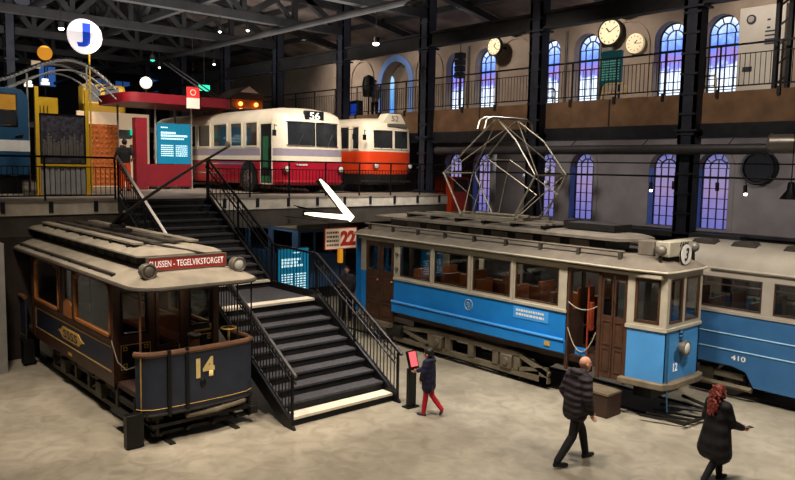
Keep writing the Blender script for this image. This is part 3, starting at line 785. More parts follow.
            cr_ = MB().tube([(xf(0.95), 5.85, 1.8), (xf(1.0), 6.15, 1.82), (xf(1.0), 6.15, 1.92)], 0.02, 6).build('crank', M['gold'], t)
            MB().tube([(xf(1.05), 6.5, 0.84), (xf(1.05), 6.5, 1.8)], 0.025, 8).ring((xf(1.05), 6.5, 1.8), 'z', 0.14, 0.02).build('brake_wheel', M['gold'], t)
            MB().tube([(xf(1.25), 4.72, 1.62), (xf(1.25), 4.72, 2.2), (xf(1.25), 4.72, 2.74)], 0.02, 6).build('platform_pole', M['railwood'], t)
            MB().tube([(xf(0.05), 4.66, 1.62), (xf(0.4), 4.64, 1.3), (xf(0.8), 4.64, 1.25), (xf(1.2), 4.66, 1.4)], 0.011, 6).build('chain', M['lampgrey'], t)
            for yy in (6.55, 6.84): MB().tube([(xf(1.3), yy, 1.6), (xf(1.3), yy, 2.74)], 0.018, 6).build('platform_pole', M['iron'], t)
            st_ = MB().box(xf(0.1), xf(0.95), Y0-0.12, Y0+0.2, 0.34, 0.38).box(xf(0.1), xf(0.14), Y0, Y0+0.05, 0.38, 0.74).box(xf(0.9), xf(0.94), Y0, Y0+0.05, 0.38, 0.74)
            st_.build('step', M['iron'], t)
            MB().box(xf(0.45), xf(0.75), Y0+0.3, Y0+0.6, 0.2, 0.45).build('pale_gear_case', M['bumper'], t)
    # roof: lower deck roof with rounded ends
    def rrect(x0, x1, y0, y1, r, n=5):
        pts = []
        for cx, cy, a in ((x1-r, y1-r, 0), (x0+r, y1-r, 90), (x0+r, y0+r, 180), (x1-r, y0+r, 270)):
            for k in range(n+1):
                th = math.radians(a+90*k/n); pts.append((cx+r*math.cos(th), cy+r*math.sin(th)))
        return pts
    XE0, XE1 = -20.2, -11.86
    rings = []
    for ins, z, r in ((0.0, 2.74, 0.45), (0.0, 2.79, 0.45), (0.12, 2.86, 0.42), (0.3, 2.93, 0.36), (0.55, 2.99, 0.25), (0.75, 3.0, 0.2)):
        rings.append([(p[0], p[1], z) for p in rrect(XE0+ins*1.1, XE1-ins*1.2, 4.56+ins, 6.94-ins, r)])
    MB().loft(rings).build('roof', M['roofcanvas'], t)
    rim = [(p[0], p[1], 2.745) for p in rrect(XE0-0.01, XE1+0.01, 4.55, 6.95, 0.45)]; rim.append(rim[0])
    MB().tube(rim, 0.03, 6, caps=False).build('roof_rim', M['roofdark'], t)
    # gutter boards along the sides
    for y in (4.66, 6.84):
        MB().box(-19.4, -13.2, y-0.03, y+0.03, 2.86, 2.9).build('gutter_board', M['roofdark'], t)
        for k in range(6): MB().box(-19.2+k*1.18, -19.12+k*1.18, y-0.03, y+0.03, 2.76, 2.87).build('gutter_bracket', M['iron'], t)
    # clerestory
    ca, cb = 5.12, 6.38
    g = MB().box(-19.4, -12.98, ca, cb, 2.94, 3.2); cs = g.build('clerestory', M['roofdark'], t)
    for k in range(11):
        x = -19.2+k*0.56
        for y in (ca, cb): MB().box(x, x+0.34, y-0.01, y+0.01, 3.03, 3.14).build('clerestory_window', M['black'], cs)
    rings = []
    for ins, z in ((0, 3.2), (0.0, 3.23), (0.1, 3.28), (0.35, 3.33)):
        rings.append([(p[0], p[1], z) for p in rrect(-19.75+ins, -12.72-ins, ca-0.2+ins*0.9, cb+0.2-ins*0.9, 0.12, 3)])
    MB().loft(rings).build('upper_roof', M['roofcanvas'], t)
    for y in (5.2, 5.55, 5.95, 6.3): MB().box(-19.2, -13.4, y-0.09, y+0.09, 3.36, 3.4).build('roof_plank', M['roofcanvas' if y in (5.2, 6.3) else 'roofdark'], t)
    for k in range(7): MB().box(-19.0+k*0.88, -18.9+k*0.88, 5.08, 6.42, 3.29, 3.37).build('plank_bearer', M['iron'], t)
    MB().tube([(-14.7, 5.3, 3.42), (-13.2, 5.35, 3.4), (-12.6, 6.2, 3.2), (-12.5, 6.5, 3.05)], 0.025, 6).build('roof_cable', M['iron'], t)
    # destination board and lamps
    ob = MB().box(-12.5, -12.44, 4.98, 6.46, 3.0, 3.21).build('destination_board', M['signred'], t)
    frame_yz(MB(), 4.96, 6.48, 2.98, 3.23, -12.51, -12.43, 0.02).build('board_frame', M['lampgrey'], ob)
    for yy in (5.1, 6.3): MB().bar((-12.49, yy, 2.8), (-12.49, yy, 3.0), 0.03).build('board_bracket', M['iron'], ob)
    text('board_letters', 'SLUSSEN - TEGELVIKSTORGET', M['white'], ob, (-12.438, 5.0, 3.05), (0,1,0), (0,0,1), width=1.42, height=0.115, depth=0.0, bold=0.012)
    for yy in (4.9, 6.62):
        l = MB().cyl((-12.3, yy, 3.02), 'x', 0.13, 0.16, 18).build('roof_lamp', M['lampgrey'], t)
        MB().ring((-12.21, yy, 3.02), 'x', 0.125, 0.022, 18).build('lamp_ring', M['lampgrey'], l)
        MB().sphere((-12.23, yy, 3.02), 0.05, 0.11, 0.11, 12, 8).build('lamp_lens', M['lens' if yy > 6 else 'lampgrey'], l)
        MB().bar((-12.32, yy, 2.8), (-12.32, yy, 2.95), 0.05).build('lamp_stand', M['iron'], l)
    # trolley arm
    ba = MB().tube([(-15.9, 5.75, 3.36), (-15.9, 5.75, 3.55)], 0.16, 12).bar((-16.3, 5.75, 3.42), (-15.5, 5.75, 3.42), 0.3, 0.1).build('trolley_base', M['iron'], t)
    g = MB(); pts = []
    for k in range(13):
        u = k/12; pts.append((-16.2+(5.2)*u, 5.75, 3.42+1.74*(u**0.8)))
    g.tube(pts, [0.04-0.02*k/12 for k in range(13)], 8); ar = g.build('trolley_arm', M['iron'], t)
    MB().cyl((-11.0, 5.75, 5.2), 'y', 0.055, 0.05, 12).build('trolley_wheel', M['lampgrey'], ar)
    MB().bar((-16.4, 5.7, 3.35), (-15.4, 5.7, 3.85), 0.06).bar((-16.4, 5.8, 3.35), (-15.4, 5.8, 3.85), 0.06).build('trolley_spring', M['black'], t)
    # rear buffer box
    MB().box(-18.95, -18.7, 4.5, 4.75, 0.05, 0.6).build('fender_box', M['black'], t)
    t.location.x += 0.04; t.location.y += 0.13
    return t
tram14()

# ------------------------------------------------------------------ bright blue tram number 12
def tram12():
    t = thing('tram', 'bright blue tram numbered 12 with cream window frames, brown doors and large roof pantograph', 'tram', (-11.7, 13.9, 0))
    Y0, Y1 = 12.95, 14.85
    XA, XF = -16.33, -7.04
    FY0, FY1 = 13.06, 14.42
    wins = [(-14.65, -13.49), (-13.33, -12.17), (-12.0, -10.83), (-10.68, -9.48)]
    # truck
    for y in (13.1, 14.7):
        g = MB()
        g.box(-15.0, -9.75, y-0.05, y+0.05, 0.14, 0.27)
        g.box(-13.6, -10.6, y-0.05, y+0.05, 0.58, 0.7)
        for x in (-13.55, -12.9, -12.1, -11.3, -10.65): g.box(x-0.09, x+0.09, y-0.05, y+0.05, 0.25, 0.6)
        g.bar((-13.6, y, 0.64), (-14.9, y, 0.52), 0.1, 0.11).bar((-14.7, y, 0.52), (-13.6, y, 0.26), 0.1, 0.09)
        g.bar((-10.6, y, 0.64), (-9.75, y, 0.34), 0.1, 0.11).bar((-9.8, y, 0.46), (-10.6, y, 0.3), 0.1, 0.08)
        g.box(-10.0, -9.78, y-0.05, y+0.05, 0.14, 0.42)
        g.build('truck_frame', M['truckgrey'], t)
        for x in (-13.25, -10.95): MB().box(x-0.17, x+0.17, y-0.1, y+0.1, 0.26, 0.58).cyl((x, y, 0.42), 'y', 0.1, 0.26, 12).build('axle_box', M['truckgrey'], t, bevel=0.02)
    for x in (-13.25, -10.95):
        for y in (13.33, 14.5): wheel(t, x, y, 0.38, 0.1, M['iron'], M['truckgreen'])
        MB().tube([(x, 13.1, 0.41), (x, 14.6, 0.41)], 0.05, 8).build('axle', M['iron'], t)
    MB().box(-14.6, -9.9, 13.45, 14.45, 0.5, 0.85).build('motor_gear', M['black'], t)
    MB().cyl((-14.9, 13.15, 0.42), 'x', 0.2, 0.6, 14).build('air_tank', M['iron'], t)
    MB().box(-16.2, -7.15, 13.05, 14.75, 0.8, 0.92).build('floor_deck', M['interior'], t)
    # side body
    for y, s in ((Y0, 1), (Y1, -1)):
        ya, yb = sorted((y, y+s*0.05))
        g = MB().box(-14.9, -9.25, ya, yb, 1.2, 1.84)
        # flared lower skirt
        yo = y-s*0.07
        g.prism([(ya, 1.24), (yo, 1.2), (yo, 0.98), (ya+0.02, 0.94), (ya+0.04, 1.24)] if s > 0 else [(yb, 1.24), (yo, 1.2), (yo, 0.98), (yb-0.02, 0.94), (yb-0.04, 1.24)], 'x', -14.9, -9.25)
        sp = g.build('side_panel', M['blue'], t)
        MB().tube([(-14.9, yo+s*0.0, 1.26), (-9.25, yo, 1.26)], 0.035, 6).build('side_moulding', M['bluehi'], sp)
        MB().box(-14.9, -9.25, y-0.035, y+0.05, 1.84, 1.91).build('sill_rail', M['cream'], t, bevel=0.01)
        g = MB(); openings_x(g, -14.9, -9.25, ya, yb, 1.91, 2.98, [(a, b, 1.96, 2.78) for a, b in wins])
        for x in (-13.41, -12.085, -10.755): g.box(x-0.03, x+0.03, y-0.03, y+0.03, 1.91, 2.9)
        sw = g.build('window_wall', M['cream'], t)
        for a, b in wins:
            f = frame_xz(MB(), a, b, 1.96, 2.78, y-0.004 if s > 0 else y-0.03, y+0.03 if s > 0 else y+0.004, 0.03).build('window_frame', M['doorbrown'], t)
            MB().box(a, b, y+s*0.02, y+s*0.026, 1.96, 2.78).build('pane', M['glass'], f)
        MB().box(-16.4, -7.1, y-0.05, y+0.05, 2.84, 2.9).build('letter_rail', M['cream'], t)
    for x in (-14.75, -14.75): pass
    for z in (2.15, 2.55): MB().cyl((-14.77, Y0-0.02, z), 'y', 0.05, 0.05, 12).build('door_bell_plate', M['bumper'], t)
    # emblem and panel text
    em = MB().ring((-12.1, Y0-0.01, 1.58), 'y', 0.13, 0.013, 20, 4)
    for a in range(4):
        th = a*PI/4; em.bar((-12.1-0.1*math.cos(th), Y0-0.008, 1.58-0.1*math.sin(th)), (-12.1+0.1*math.cos(th), Y0-0.008, 1.58+0.1*math.sin(th)), 0.012, 0.012)
    em.build('round_emblem', M['bluepale'], t)
    pn = MB().box(-10.7, -9.72, Y0-0.012, Y0, 1.52, 1.78).build('notice_plate', M['bluehi'], t)
    for row, z in ((0, 1.68), (1, 1.585)):
        x = -10.62; g = MB()
        while x < -9.85:
            w = random.uniform(0.03, 0.09); g.box(x, x+w, Y0-0.016, Y0-0.012, z, z+0.05); x += w+0.02
        g.build('text_line', M['plainwhite'], pn)
    MB().box(-9.75, -9.6, Y0-0.09, Y0-0.07, 1.06, 1.16).build('side_plate', M['gold'], t)
    # rear platform
    for y, s in ((Y0, 1), (Y1, -1)):
        for i, (a, b) in enumerate(((-16.12, -15.53), (-15.5, -14.93))):
            yy = sorted((y+s*0.02, y+s*0.06))
            g = openings_x(MB(), a, b, yy[0], yy[1], 0.62, 2.82, [(a+0.1, b-0.1, 2.02, 2.68)])
            frame_xz(g, a+0.1, b-0.1, 1.2, 1.8, yy[0]-0.012, yy[1]+0.012, 0.03); frame_xz(g, a+0.1, b-0.1, 0.75, 1.12, yy[0]-0.012, yy[1]+0.012, 0.03)
            do = g.build('door', M['doorbrown'], t)
            MB().box(a+0.1, b-0.1, y+s*0.04, y+s*0.044, 2.02, 2.68).build('pane', M['glass'], do)
            MB().sphere((b-0.06, y-s*0.0, 1.75), 0.03, 0.03, 0.03, 8, 6).build('door_knob', M['gold'], do)
        MB().box(-16.33, -16.13, y-0.0 if s > 0 else y-0.05, y+0.05 if s > 0 else y, 0.75, 1.95).build('corner_panel', M['blue'], t)
        MB().box(-16.33, -16.13, y-0.0 if s > 0 else y-0.05, y+0.05 if s > 0 else y, 1.95, 2.95).build('corner_post', M['cream'], t)
        MB().box(-16.2, -14.95, y-0.1 if s > 0 else y-0.05, y+0.05 if s > 0 else y+0.1, 0.5, 0.62).build('step_board', M['truckgrey'], t)
        MB().box(-16.2, -14.93, y if s > 0 else y-0.05, y+0.05 if s > 0 else y, 2.82, 2.95).build('door_head', M['cream'], t)
    g = openings_y(MB(), Y0+0.05, Y1-0.05, XA-0.3, XA-0.25, 0.75, 2.95, [(13.2, 13.65, 1.95, 2.75), (13.75, 14.1, 1.95, 2.75), (14.2, 14.6, 1.95, 2.75)])
    g.build('rear_dash', M['blue'], t)
    # front platform
    for y, s in ((Y0, 1), (Y1, -1)):
        fy = FY0 if s > 0 else FY1
        g = MB()
        yl = sorted((y, y+s*0.05))
        g.box(-8.5, -8.42, yl[0], yl[1], 0.62, 2.84); g.box(-7.86, -7.8, yl[0], yl[1], 0.62, 2.84); g.box(-9.27, -9.2, yl[0], yl[1], 0.62, 2.84)
        g.box(-9.25, -7.8, yl[0], yl[1], 2.78, 2.95)
        g.build('door_posts', M['doorbrown'], t)
        a, b = -8.42, -7.86
        g = MB()
        for (p, q) in ((-8.42, -8.15), (-8.13, -7.86)):
            openings_x(g, p, q, yl[0]+0.02, yl[1]+0.02, 0.66, 2.78, [(p+0.03, q-0.03, 1.95, 2.7)])
            for z0, z1 in ((1.35, 1.85), (0.8, 1.28)): frame_xz(g, p+0.04, q-0.04, z0, z1, yl[0]+0.005, yl[1]+0.035, 0.025)
        do = g.build('folding_door', M['doorbrown'], t)
        MB().box(a+0.05, b-0.05, y+s*0.04, y+s*0.045, 1.95, 2.66).build('pane', M['glass'], do)
        # tapered cab side
        p0 = Vector((-7.82, y, 0)); p1 = Vector((XF, fy, 0))
        def q(u, z, off=0.0): 
            v = p0+(p1-p0)*u; return (v.x, v.y-s*off, z)
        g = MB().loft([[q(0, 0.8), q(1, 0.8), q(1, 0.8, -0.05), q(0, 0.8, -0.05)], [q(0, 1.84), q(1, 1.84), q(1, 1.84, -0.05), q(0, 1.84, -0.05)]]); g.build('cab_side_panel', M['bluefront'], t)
        g = MB()
        for u0, u1, z0, z1 in ((0, 0.2, 1.84, 2.95), (0.84, 1.0, 1.84, 2.95), (0.2, 0.84, 1.84, 1.94), (0.2, 0.84, 2.8, 2.95)):
            g.loft([[q(u0, z0, 0.005), q(u1, z0, 0.005), q(u1, z0, -0.05), q(u0, z0, -0.05)], [q(u0, z1, 0.005), q(u1, z1, 0.005), q(u1, z1, -0.05), q(u0, z1, -0.05)]])
        g.build('cab_side_frame', M['cream'], t)
        g = MB()
        for u0, u1, z0, z1 in ((0.2, 0.26, 1.94, 2.8), (0.78, 0.84, 1.94, 2.8), (0.2, 0.84, 1.94, 1.99), (0.2, 0.84, 2.74, 2.8)):
            g.loft([[q(u0, z0, 0.015), q(u1, z0, 0.015), q(u1, z0, -0.03), q(u0, z0, -0.03)], [q(u0, z1, 0.015), q(u1, z1, 0.015), q(u1, z1, -0.03), q(u0, z1, -0.03)]])
        f = g.build('cab_side_window', M['doorbrown'], t)
        MB().loft([[q(0.2, 1.94, -0.02), q(0.84, 1.94, -0.02), q(0.84, 1.94, -0.025), q(0.2, 1.94, -0.025)], [q(0.2, 2.8, -0.02), q(0.84, 2.8, -0.02), q(0.84, 2.8, -0.025), q(0.2, 2.8, -0.025)]]).build('pane', M['glass'], f)
        MB().loft([[q(-0.02, 1.8, 0.03), q(1.03, 1.8, 0.03), q(1.03, 1.8, -0.06), q(-0.02, 1.8, -0.06)], [q(-0.02, 1.87, 0.03), q(1.03, 1.87, 0.03), q(1.03, 1.87, -0.06), q(-0.02, 1.87, -0.06)]]).build('cab_sill', M['cream'], t)
    # front face
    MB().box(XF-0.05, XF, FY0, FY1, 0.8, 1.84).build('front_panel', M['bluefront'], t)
    g = openings_y(MB(), FY0, FY1, XF-0.05, XF+0.01, 1.84, 2.95, [(FY0+0.1, FY0+0.6, 1.95, 2.82), (FY0+0.7, FY1-0.1, 1.95, 2.82)])
    g.build('front_frame', M['cream'], t)
    for a, b in ((FY0+0.1, FY0+0.6), (FY0+0.7, FY1-0.1)):
        f = frame_yz(MB(), a, b, 1.95, 2.82, XF-0.03, XF+0.016, 0.035).build('front_window', M['doorbrown'], t)
        MB().box(XF-0.02, XF-0.015, a, b, 1.95, 2.82).build('pane', M['glass'], f)
    MB().box(XF-0.05, XF+0.035, FY0-0.02, FY1+0.02, 1.8, 1.87).build('front_sill', M['cream'], t, bevel=0.01)
    l = MB().cyl((XF+0.06, 13.72, 1.42), 'x', 0.15, 0.13, 18).build('headlamp', M['lampgrey'], t)
    MB().sphere((XF+0.11, 13.72, 1.42), 0.05, 0.12, 0.12, 12, 8).build('lamp_lens', M['lens'], l)
    b_ = MB().cyl((XF+0.01, 13.6, 1.3), 'x', 0.17, 0.02, 16).build('lamp_shadow_disc', M['navytram'], t)  # headlamp's cast shadow, set on the front panel as a dark disc
    for z in (1.66, 1.74): MB().sphere((XF+0.03, 13.62, z), 0.05, 0.05, 0.045, 8, 6).build('socket', M['navytram'], t)
    text('number', '12', M['white'], t, (XF+0.006, 13.5, 1.06), (0,1,0), (0,0,1), height=0.17, width=0.17, center=True, depth=0.002, bold=0.03)
    # bumper wrapping the nose
    prof = [(-7.9, 12.82), (-7.0, 12.96), (-6.9, 13.2), (-6.88, 14.2), (-6.95, 14.5), (-7.9, 14.98)]
    inn = [(p[0]-0.25 if p[0] > -7.5 else p[0], p[1]+(0.2 if p[1] < 13.8 else -0.2)) for p in prof]
    MB().prism(prof+inn[::-1], 'z', 0.67, 0.8).build('bumper', M['bumper'], t, bevel=0.02)
    MB().box(-7.8, -7.4, 13.3, 14.4, 0.35, 0.66).build('under_gear', M['black'], t)
    g = MB()
    g.tube([(-7.2, 13.3, 0.3), (-6.4, 13.7, 0.28), (-6.0, 13.8, 0.26)], 0.035, 6).tube([(-7.2, 14.2, 0.3), (-6.4, 13.95, 0.28), (-6.0, 13.8, 0.26)], 0.035, 6)
    g.build('tow_bar', M['iron'], t)
    g = MB()
    for dy in (0, 0.25, 0.5): g.bar((-7.4, 12.9+dy, 0.12), (-6.55, 13.25+dy, 0.1), 0.05, 0.04)
    g.bar((-6.6, 13.1, 0.1), (-6.5, 14.4, 0.1), 0.05, 0.05); g.build('life_guard', M['iron'], t)
    MB().tube([(XF+0.05, 13.1, 1.8), (XF+0.06, 13.1, 0.85), (XF+0.1, 13.1, 0.25)], 0.014, 6).build('hanging_cable', M['navytram'], t)
    # steps under the front door, chains, handles
    MB().box(-8.6, -7.85, 12.45, 12.95, 0.0, 0.46).build('door_step', M['interior'], t, bevel=0.01)
    MB().box(-8.62, -7.83, 12.43, 12.95, 0.46, 0.5).build('step_top', M['bumper'], t)
    for z0, zm, nm in ((1.55, 1.08, 'rope_chain'), (2.1, 1.98, 'rope_chain')):
        MB().tube([(-9.2+0.7*k/8, Y0-0.02, z0-(z0-zm)*(1-((k-4)/4.0)**2)) for k in range(9)], 0.011, 6).build(nm, M['rope'], t)
    MB().box(-9.0, -8.75, Y0, Y0+0.03, 1.0, 1.16).build('blue_tag', M['blue'], t)
    MB().tube([(-8.85, Y0+0.2, 0.95), (-8.85, Y0+0.2, 2.6)], 0.02, 6).build('grab_pole', M['redbrown'], t)
    MB().box(-8.9, -8.8, Y0+0.25, Y0+0.35, 1.5, 2.1).build('red_strap', M['redbrown'], t)
    MB().box(-8.75, -8.5, 13.6, 13.65, 2.2, 2.5).build('poster', M['orangewood'], t)
    # interior partitions and seats
    for x in (-14.9, -9.25):
        g = openings_y(MB(), Y0+0.05, Y1-0.05, x-0.04, x, 0.92, 2.95, [(13.15, 13.5, 1.9, 2.7), (13.6, 14.2, 0.92, 2.7), (14.3, 14.65, 1.9, 2.7)]); g.build('bulkhead', M['interior'], t)
    for yy in ((Y0+0.06, Y0+0.09), (Y1-0.09, Y1-0.06)): MB().box(-14.88, -9.3, yy[0], yy[1], 0.92, 1.93).build('wood_lining', M['seatwood'], t)
    MB().box(-14.88, -9.3, Y0+0.1, Y1-0.1, 2.9, 2.92).build('inner_ceiling', M['cream'], t)
    for k in range(5):
        for yy in (13.08, 14.12):
            x = -14.3+k*1.12
            MB().box(x, x+0.08, yy, yy+0.6, 0.95, 2.2).box(x+0.08, x+0.45, yy, yy+0.6, 1.3, 1.38).build('seat', M['seatwood'], t, bevel=0.015)
    # roof
    def outline(ins, z):
        pts = [(-16.55+ins*0.8, Y0-0.1+ins), (-7.75, Y0-0.1+ins), (-7.02-ins*1.2, 12.96+ins*0.9), (-6.98-ins*1.3, 13.2+ins*0.3), (-6.98-ins*1.3, 14.3-ins*0.3), (-7.02-ins*1.2, 14.5-ins*0.9), (-7.75, Y1+0.1-ins), (-16.55+ins*0.8, Y1+0.1-ins), (-16.85+ins, Y1-0.4-ins*0.3), (-16.85+ins, Y0+0.4+ins*0.3)]
        return [(p[0], p[1], z) for p in pts]
    MB().loft([outline(0, 2.93), outline(0, 3.0), outline(0.12, 3.08), outline(0.32, 3.16), outline(0.5, 3.2)]).build('roof', M['roofgrey'], t)
    o = outline(-0.01, 2.965); o.append(o[0]); MB().tube(o, 0.03, 6, caps=False).build('roof_rim', M['cream'], t)
    for y in (Y0+0.12, Y1-0.12):
        MB().tube([(-16.3, y, 3.27), (-8.0, y, 3.27)], 0.028, 6).build('roof_rail', M['roofgrey'], t)
        for k in range(9): MB().bar((-16.1+k*1.0, y, 3.08), (-16.1+k*1.0, y, 3.27), 0.07, 0.07).build('rail_bracket', M['roofdark'], t)
    cs = MB().box(-15.6, -8.7, 13.42, 14.38, 3.16, 3.44).build('clerestory', M['black'], t)
    for k in range(8): MB().box(-14.9+k*0.76, -14.4+k*0.76, 13.41, 13.42, 3.22, 3.39).build('clerestory_window', M['roofgrey'], cs)
    rings = []
    for ins, z in ((0, 3.44), (0, 3.5), (0.15, 3.54), (0.35, 3.56)):
        rings.append([(-16.1+ins, 13.25+ins*0.8, z), (-8.3-ins, 13.25+ins*0.8, z), (-8.0-ins, 13.6, z), (-8.0-ins, 14.2, z), (-8.3-ins, 14.55-ins*0.8, z), (-16.1+ins, 14.55-ins*0.8, z)])
    MB().loft(rings).build('upper_roof', M['roofgrey'], t)
    for y in (13.4, 13.65, 14.15, 14.4):
        MB().box(-14.9, -10.2, y-0.07, y+0.07, 3.62, 3.66).build('roof_plank', M['roofgrey'], t)
    for k in range(6): MB().box(-14.8+k*0.9, -14.68+k*0.9, 13.3, 14.5, 3.55, 3.62).build('plank_bearer', M['black'], t)
    MB().box(-10.0, -8.7, 13.75, 14.45, 3.58, 3.72).build('resistor_box', M['iron'], t)
    MB().box(-7.95, -7.6, 13.45, 13.8, 3.2, 3.5).build('roof_box', M['roofgrey'], t, bevel=0.02)
    # destination box with disc and lamps
    bx = MB().box(-7.5, -7.2, 13.35, 14.25, 3.22, 3.52).build('destination_box', M['cream'], t, bevel=0.02)
    g = MB()
    for k in range(4): g.bar((-7.195, 13.74+k*0.09, 3.42), (-7.195, 13.79+k*0.09, 3.5), 0.03, 0.008, up=(1,0,0))
    g.build('box_lettering', M['black'], bx)
    dd = MB().cyl((-7.1, 13.78, 3.27), 'x', 0.2, 0.05, 24).build('route_disc', M['plainwhite'], t)
    MB().ring((-7.1, 13.78, 3.27), 'x', 0.2, 0.02, 24).build('disc_rim', M['black'], dd)
    text('route_number', '3', M['black'], dd, (-7.07, 13.78, 3.27), (0,1,0), (0,0,1), height=0.26, width=0.17, center=True, depth=0.004, shear=0.3, bold=0.03)
    for yy in (13.2, 14.5):
        l = MB().sphere((-7.3, yy, 3.36), 0.12, 0.1, 0.11, 12, 8).build('roof_lamp', M['lampgrey'], t)
        MB().bar((-7.3, yy, 3.02), (-7.3, yy, 3.3), 0.05).build('lamp_stand', M['iron'], l)
    return t
tram12()

# pantograph stands on the roof frame: part of the tram, built as its own function
def pantograph(t):
    W = lambda x, y, z: (x, y, z)
    m = M['pantograph']
    ya, yb = 13.45, 14.45
    root = MB().bar((-13.9, ya, 3.7), (-10.9, ya, 3.7), 0.06).bar((-13.9, yb, 3.7), (-10.9, yb, 3.7), 0.06).bar((-13.5, ya, 3.7), (-13.5, yb, 3.7), 0.06).bar((-11.2, ya, 3.7), (-11.2, yb, 3.7), 0.06).build('pantograph', m, t)
    def tub(pts, r, nm): MB().tube([(p[0]+0.35, p[1], p[2]) for p in pts], r*0.8, 6).build(nm, m, root)
    kl, kr = -13.85, -10.9     # knees
    for y in (ya-0.08, yb+0.08):
        tub([(-13.2, y, 3.72), (kl, y, 4.75)], 0.03, 'lower_arm')
        tub([(-11.5, y, 3.72), (kr, y, 4.75)], 0.03, 'lower_arm')
        tub([(kl, y, 4.75), (-12.35, y+(0.2 if y < 14 else -0.2), 6.05)], 0.024, 'upper_arm')
        tub([(kr, y, 4.75), (-11.55, y+(0.05 if y < 14 else -0.05), 5.55), (-12.25, y+(0.2 if y < 14 else -0.2), 6.05)], 0.024, 'upper_arm')
    for x in (kl, kr): tub([(x, ya-0.12, 4.75), (x, yb+0.12, 4.75)], 0.028, 'cross_tube')
    tub([(kl, ya, 4.75), (-12.3, yb-0.15, 6.05)], 0.016, 'diagonal_stay'); tub([(kl, yb, 4.75), (-12.3, ya+0.15, 6.05)], 0.016, 'diagonal_stay')
    tub([(kr, ya, 4.75), (-12.25, yb-0.15, 6.05)], 0.016, 'diagonal_stay'); tub([(kr, yb, 4.75), (-12.25, ya+0.15, 6.05)], 0.016, 'diagonal_stay')
    tub([(-13.2, ya, 3.72), (kl, yb, 4.75)], 0.016, 'diagonal_stay'); tub([(-11.5, ya, 3.72), (kr, yb, 4.75)], 0.016, 'diagonal_stay')
    tub([(-11.5, yb, 3.72), (kr, ya, 4.75)], 0.016, 'diagonal_stay'); tub([(-13.2, yb, 3.72), (kl, ya, 4.75)], 0.016, 'diagonal_stay')
    tub([(-13.2, 13.95, 3.75), (-11.5, 13.95, 3.75)], 0.05, 'spring')
    # wide contact bow
    for x in (-12.42, -12.2):
        tub([(x, 13.05, 5.82), (x, 13.12, 6.02), (x, 13.3, 6.1), (x, 14.6, 6.1), (x, 14.78, 6.02), (x, 14.85, 5.82)], 0.035, 'contact_bow')
    for y in (13.3, 14.6): tub([(-12.42, y, 6.08), (-12.2, y, 6.08)], 0.025, 'bow_tie')
    # second folded frame standing slightly behind
    tub([(-12.9, ya, 3.72), (-12.45, 13.5, 5.1), (-10.95, 13.5, 4.3)], 0.02, 'stay_frame'); tub([(-12.9, yb, 3.72), (-12.45, 14.3, 5.1), (-10.95, 14.3, 4.3)], 0.02, 'stay_frame')
    tub([(-12.45, 13.4, 5.1), (-12.45, 14.4, 5.1)], 0.025, 'stay_frame')
    tub([(-10.95, 13.5, 4.3), (-11.6, ya, 3.72)], 0.016, 'stay_frame'); tub([(-10.95, 14.3, 4.3), (-11.6, yb, 3.72)], 0.016, 'stay_frame')
tram_blue = [o for o in C.objects if o.name == 'tram.001'][0]
pantograph(tram_blue)

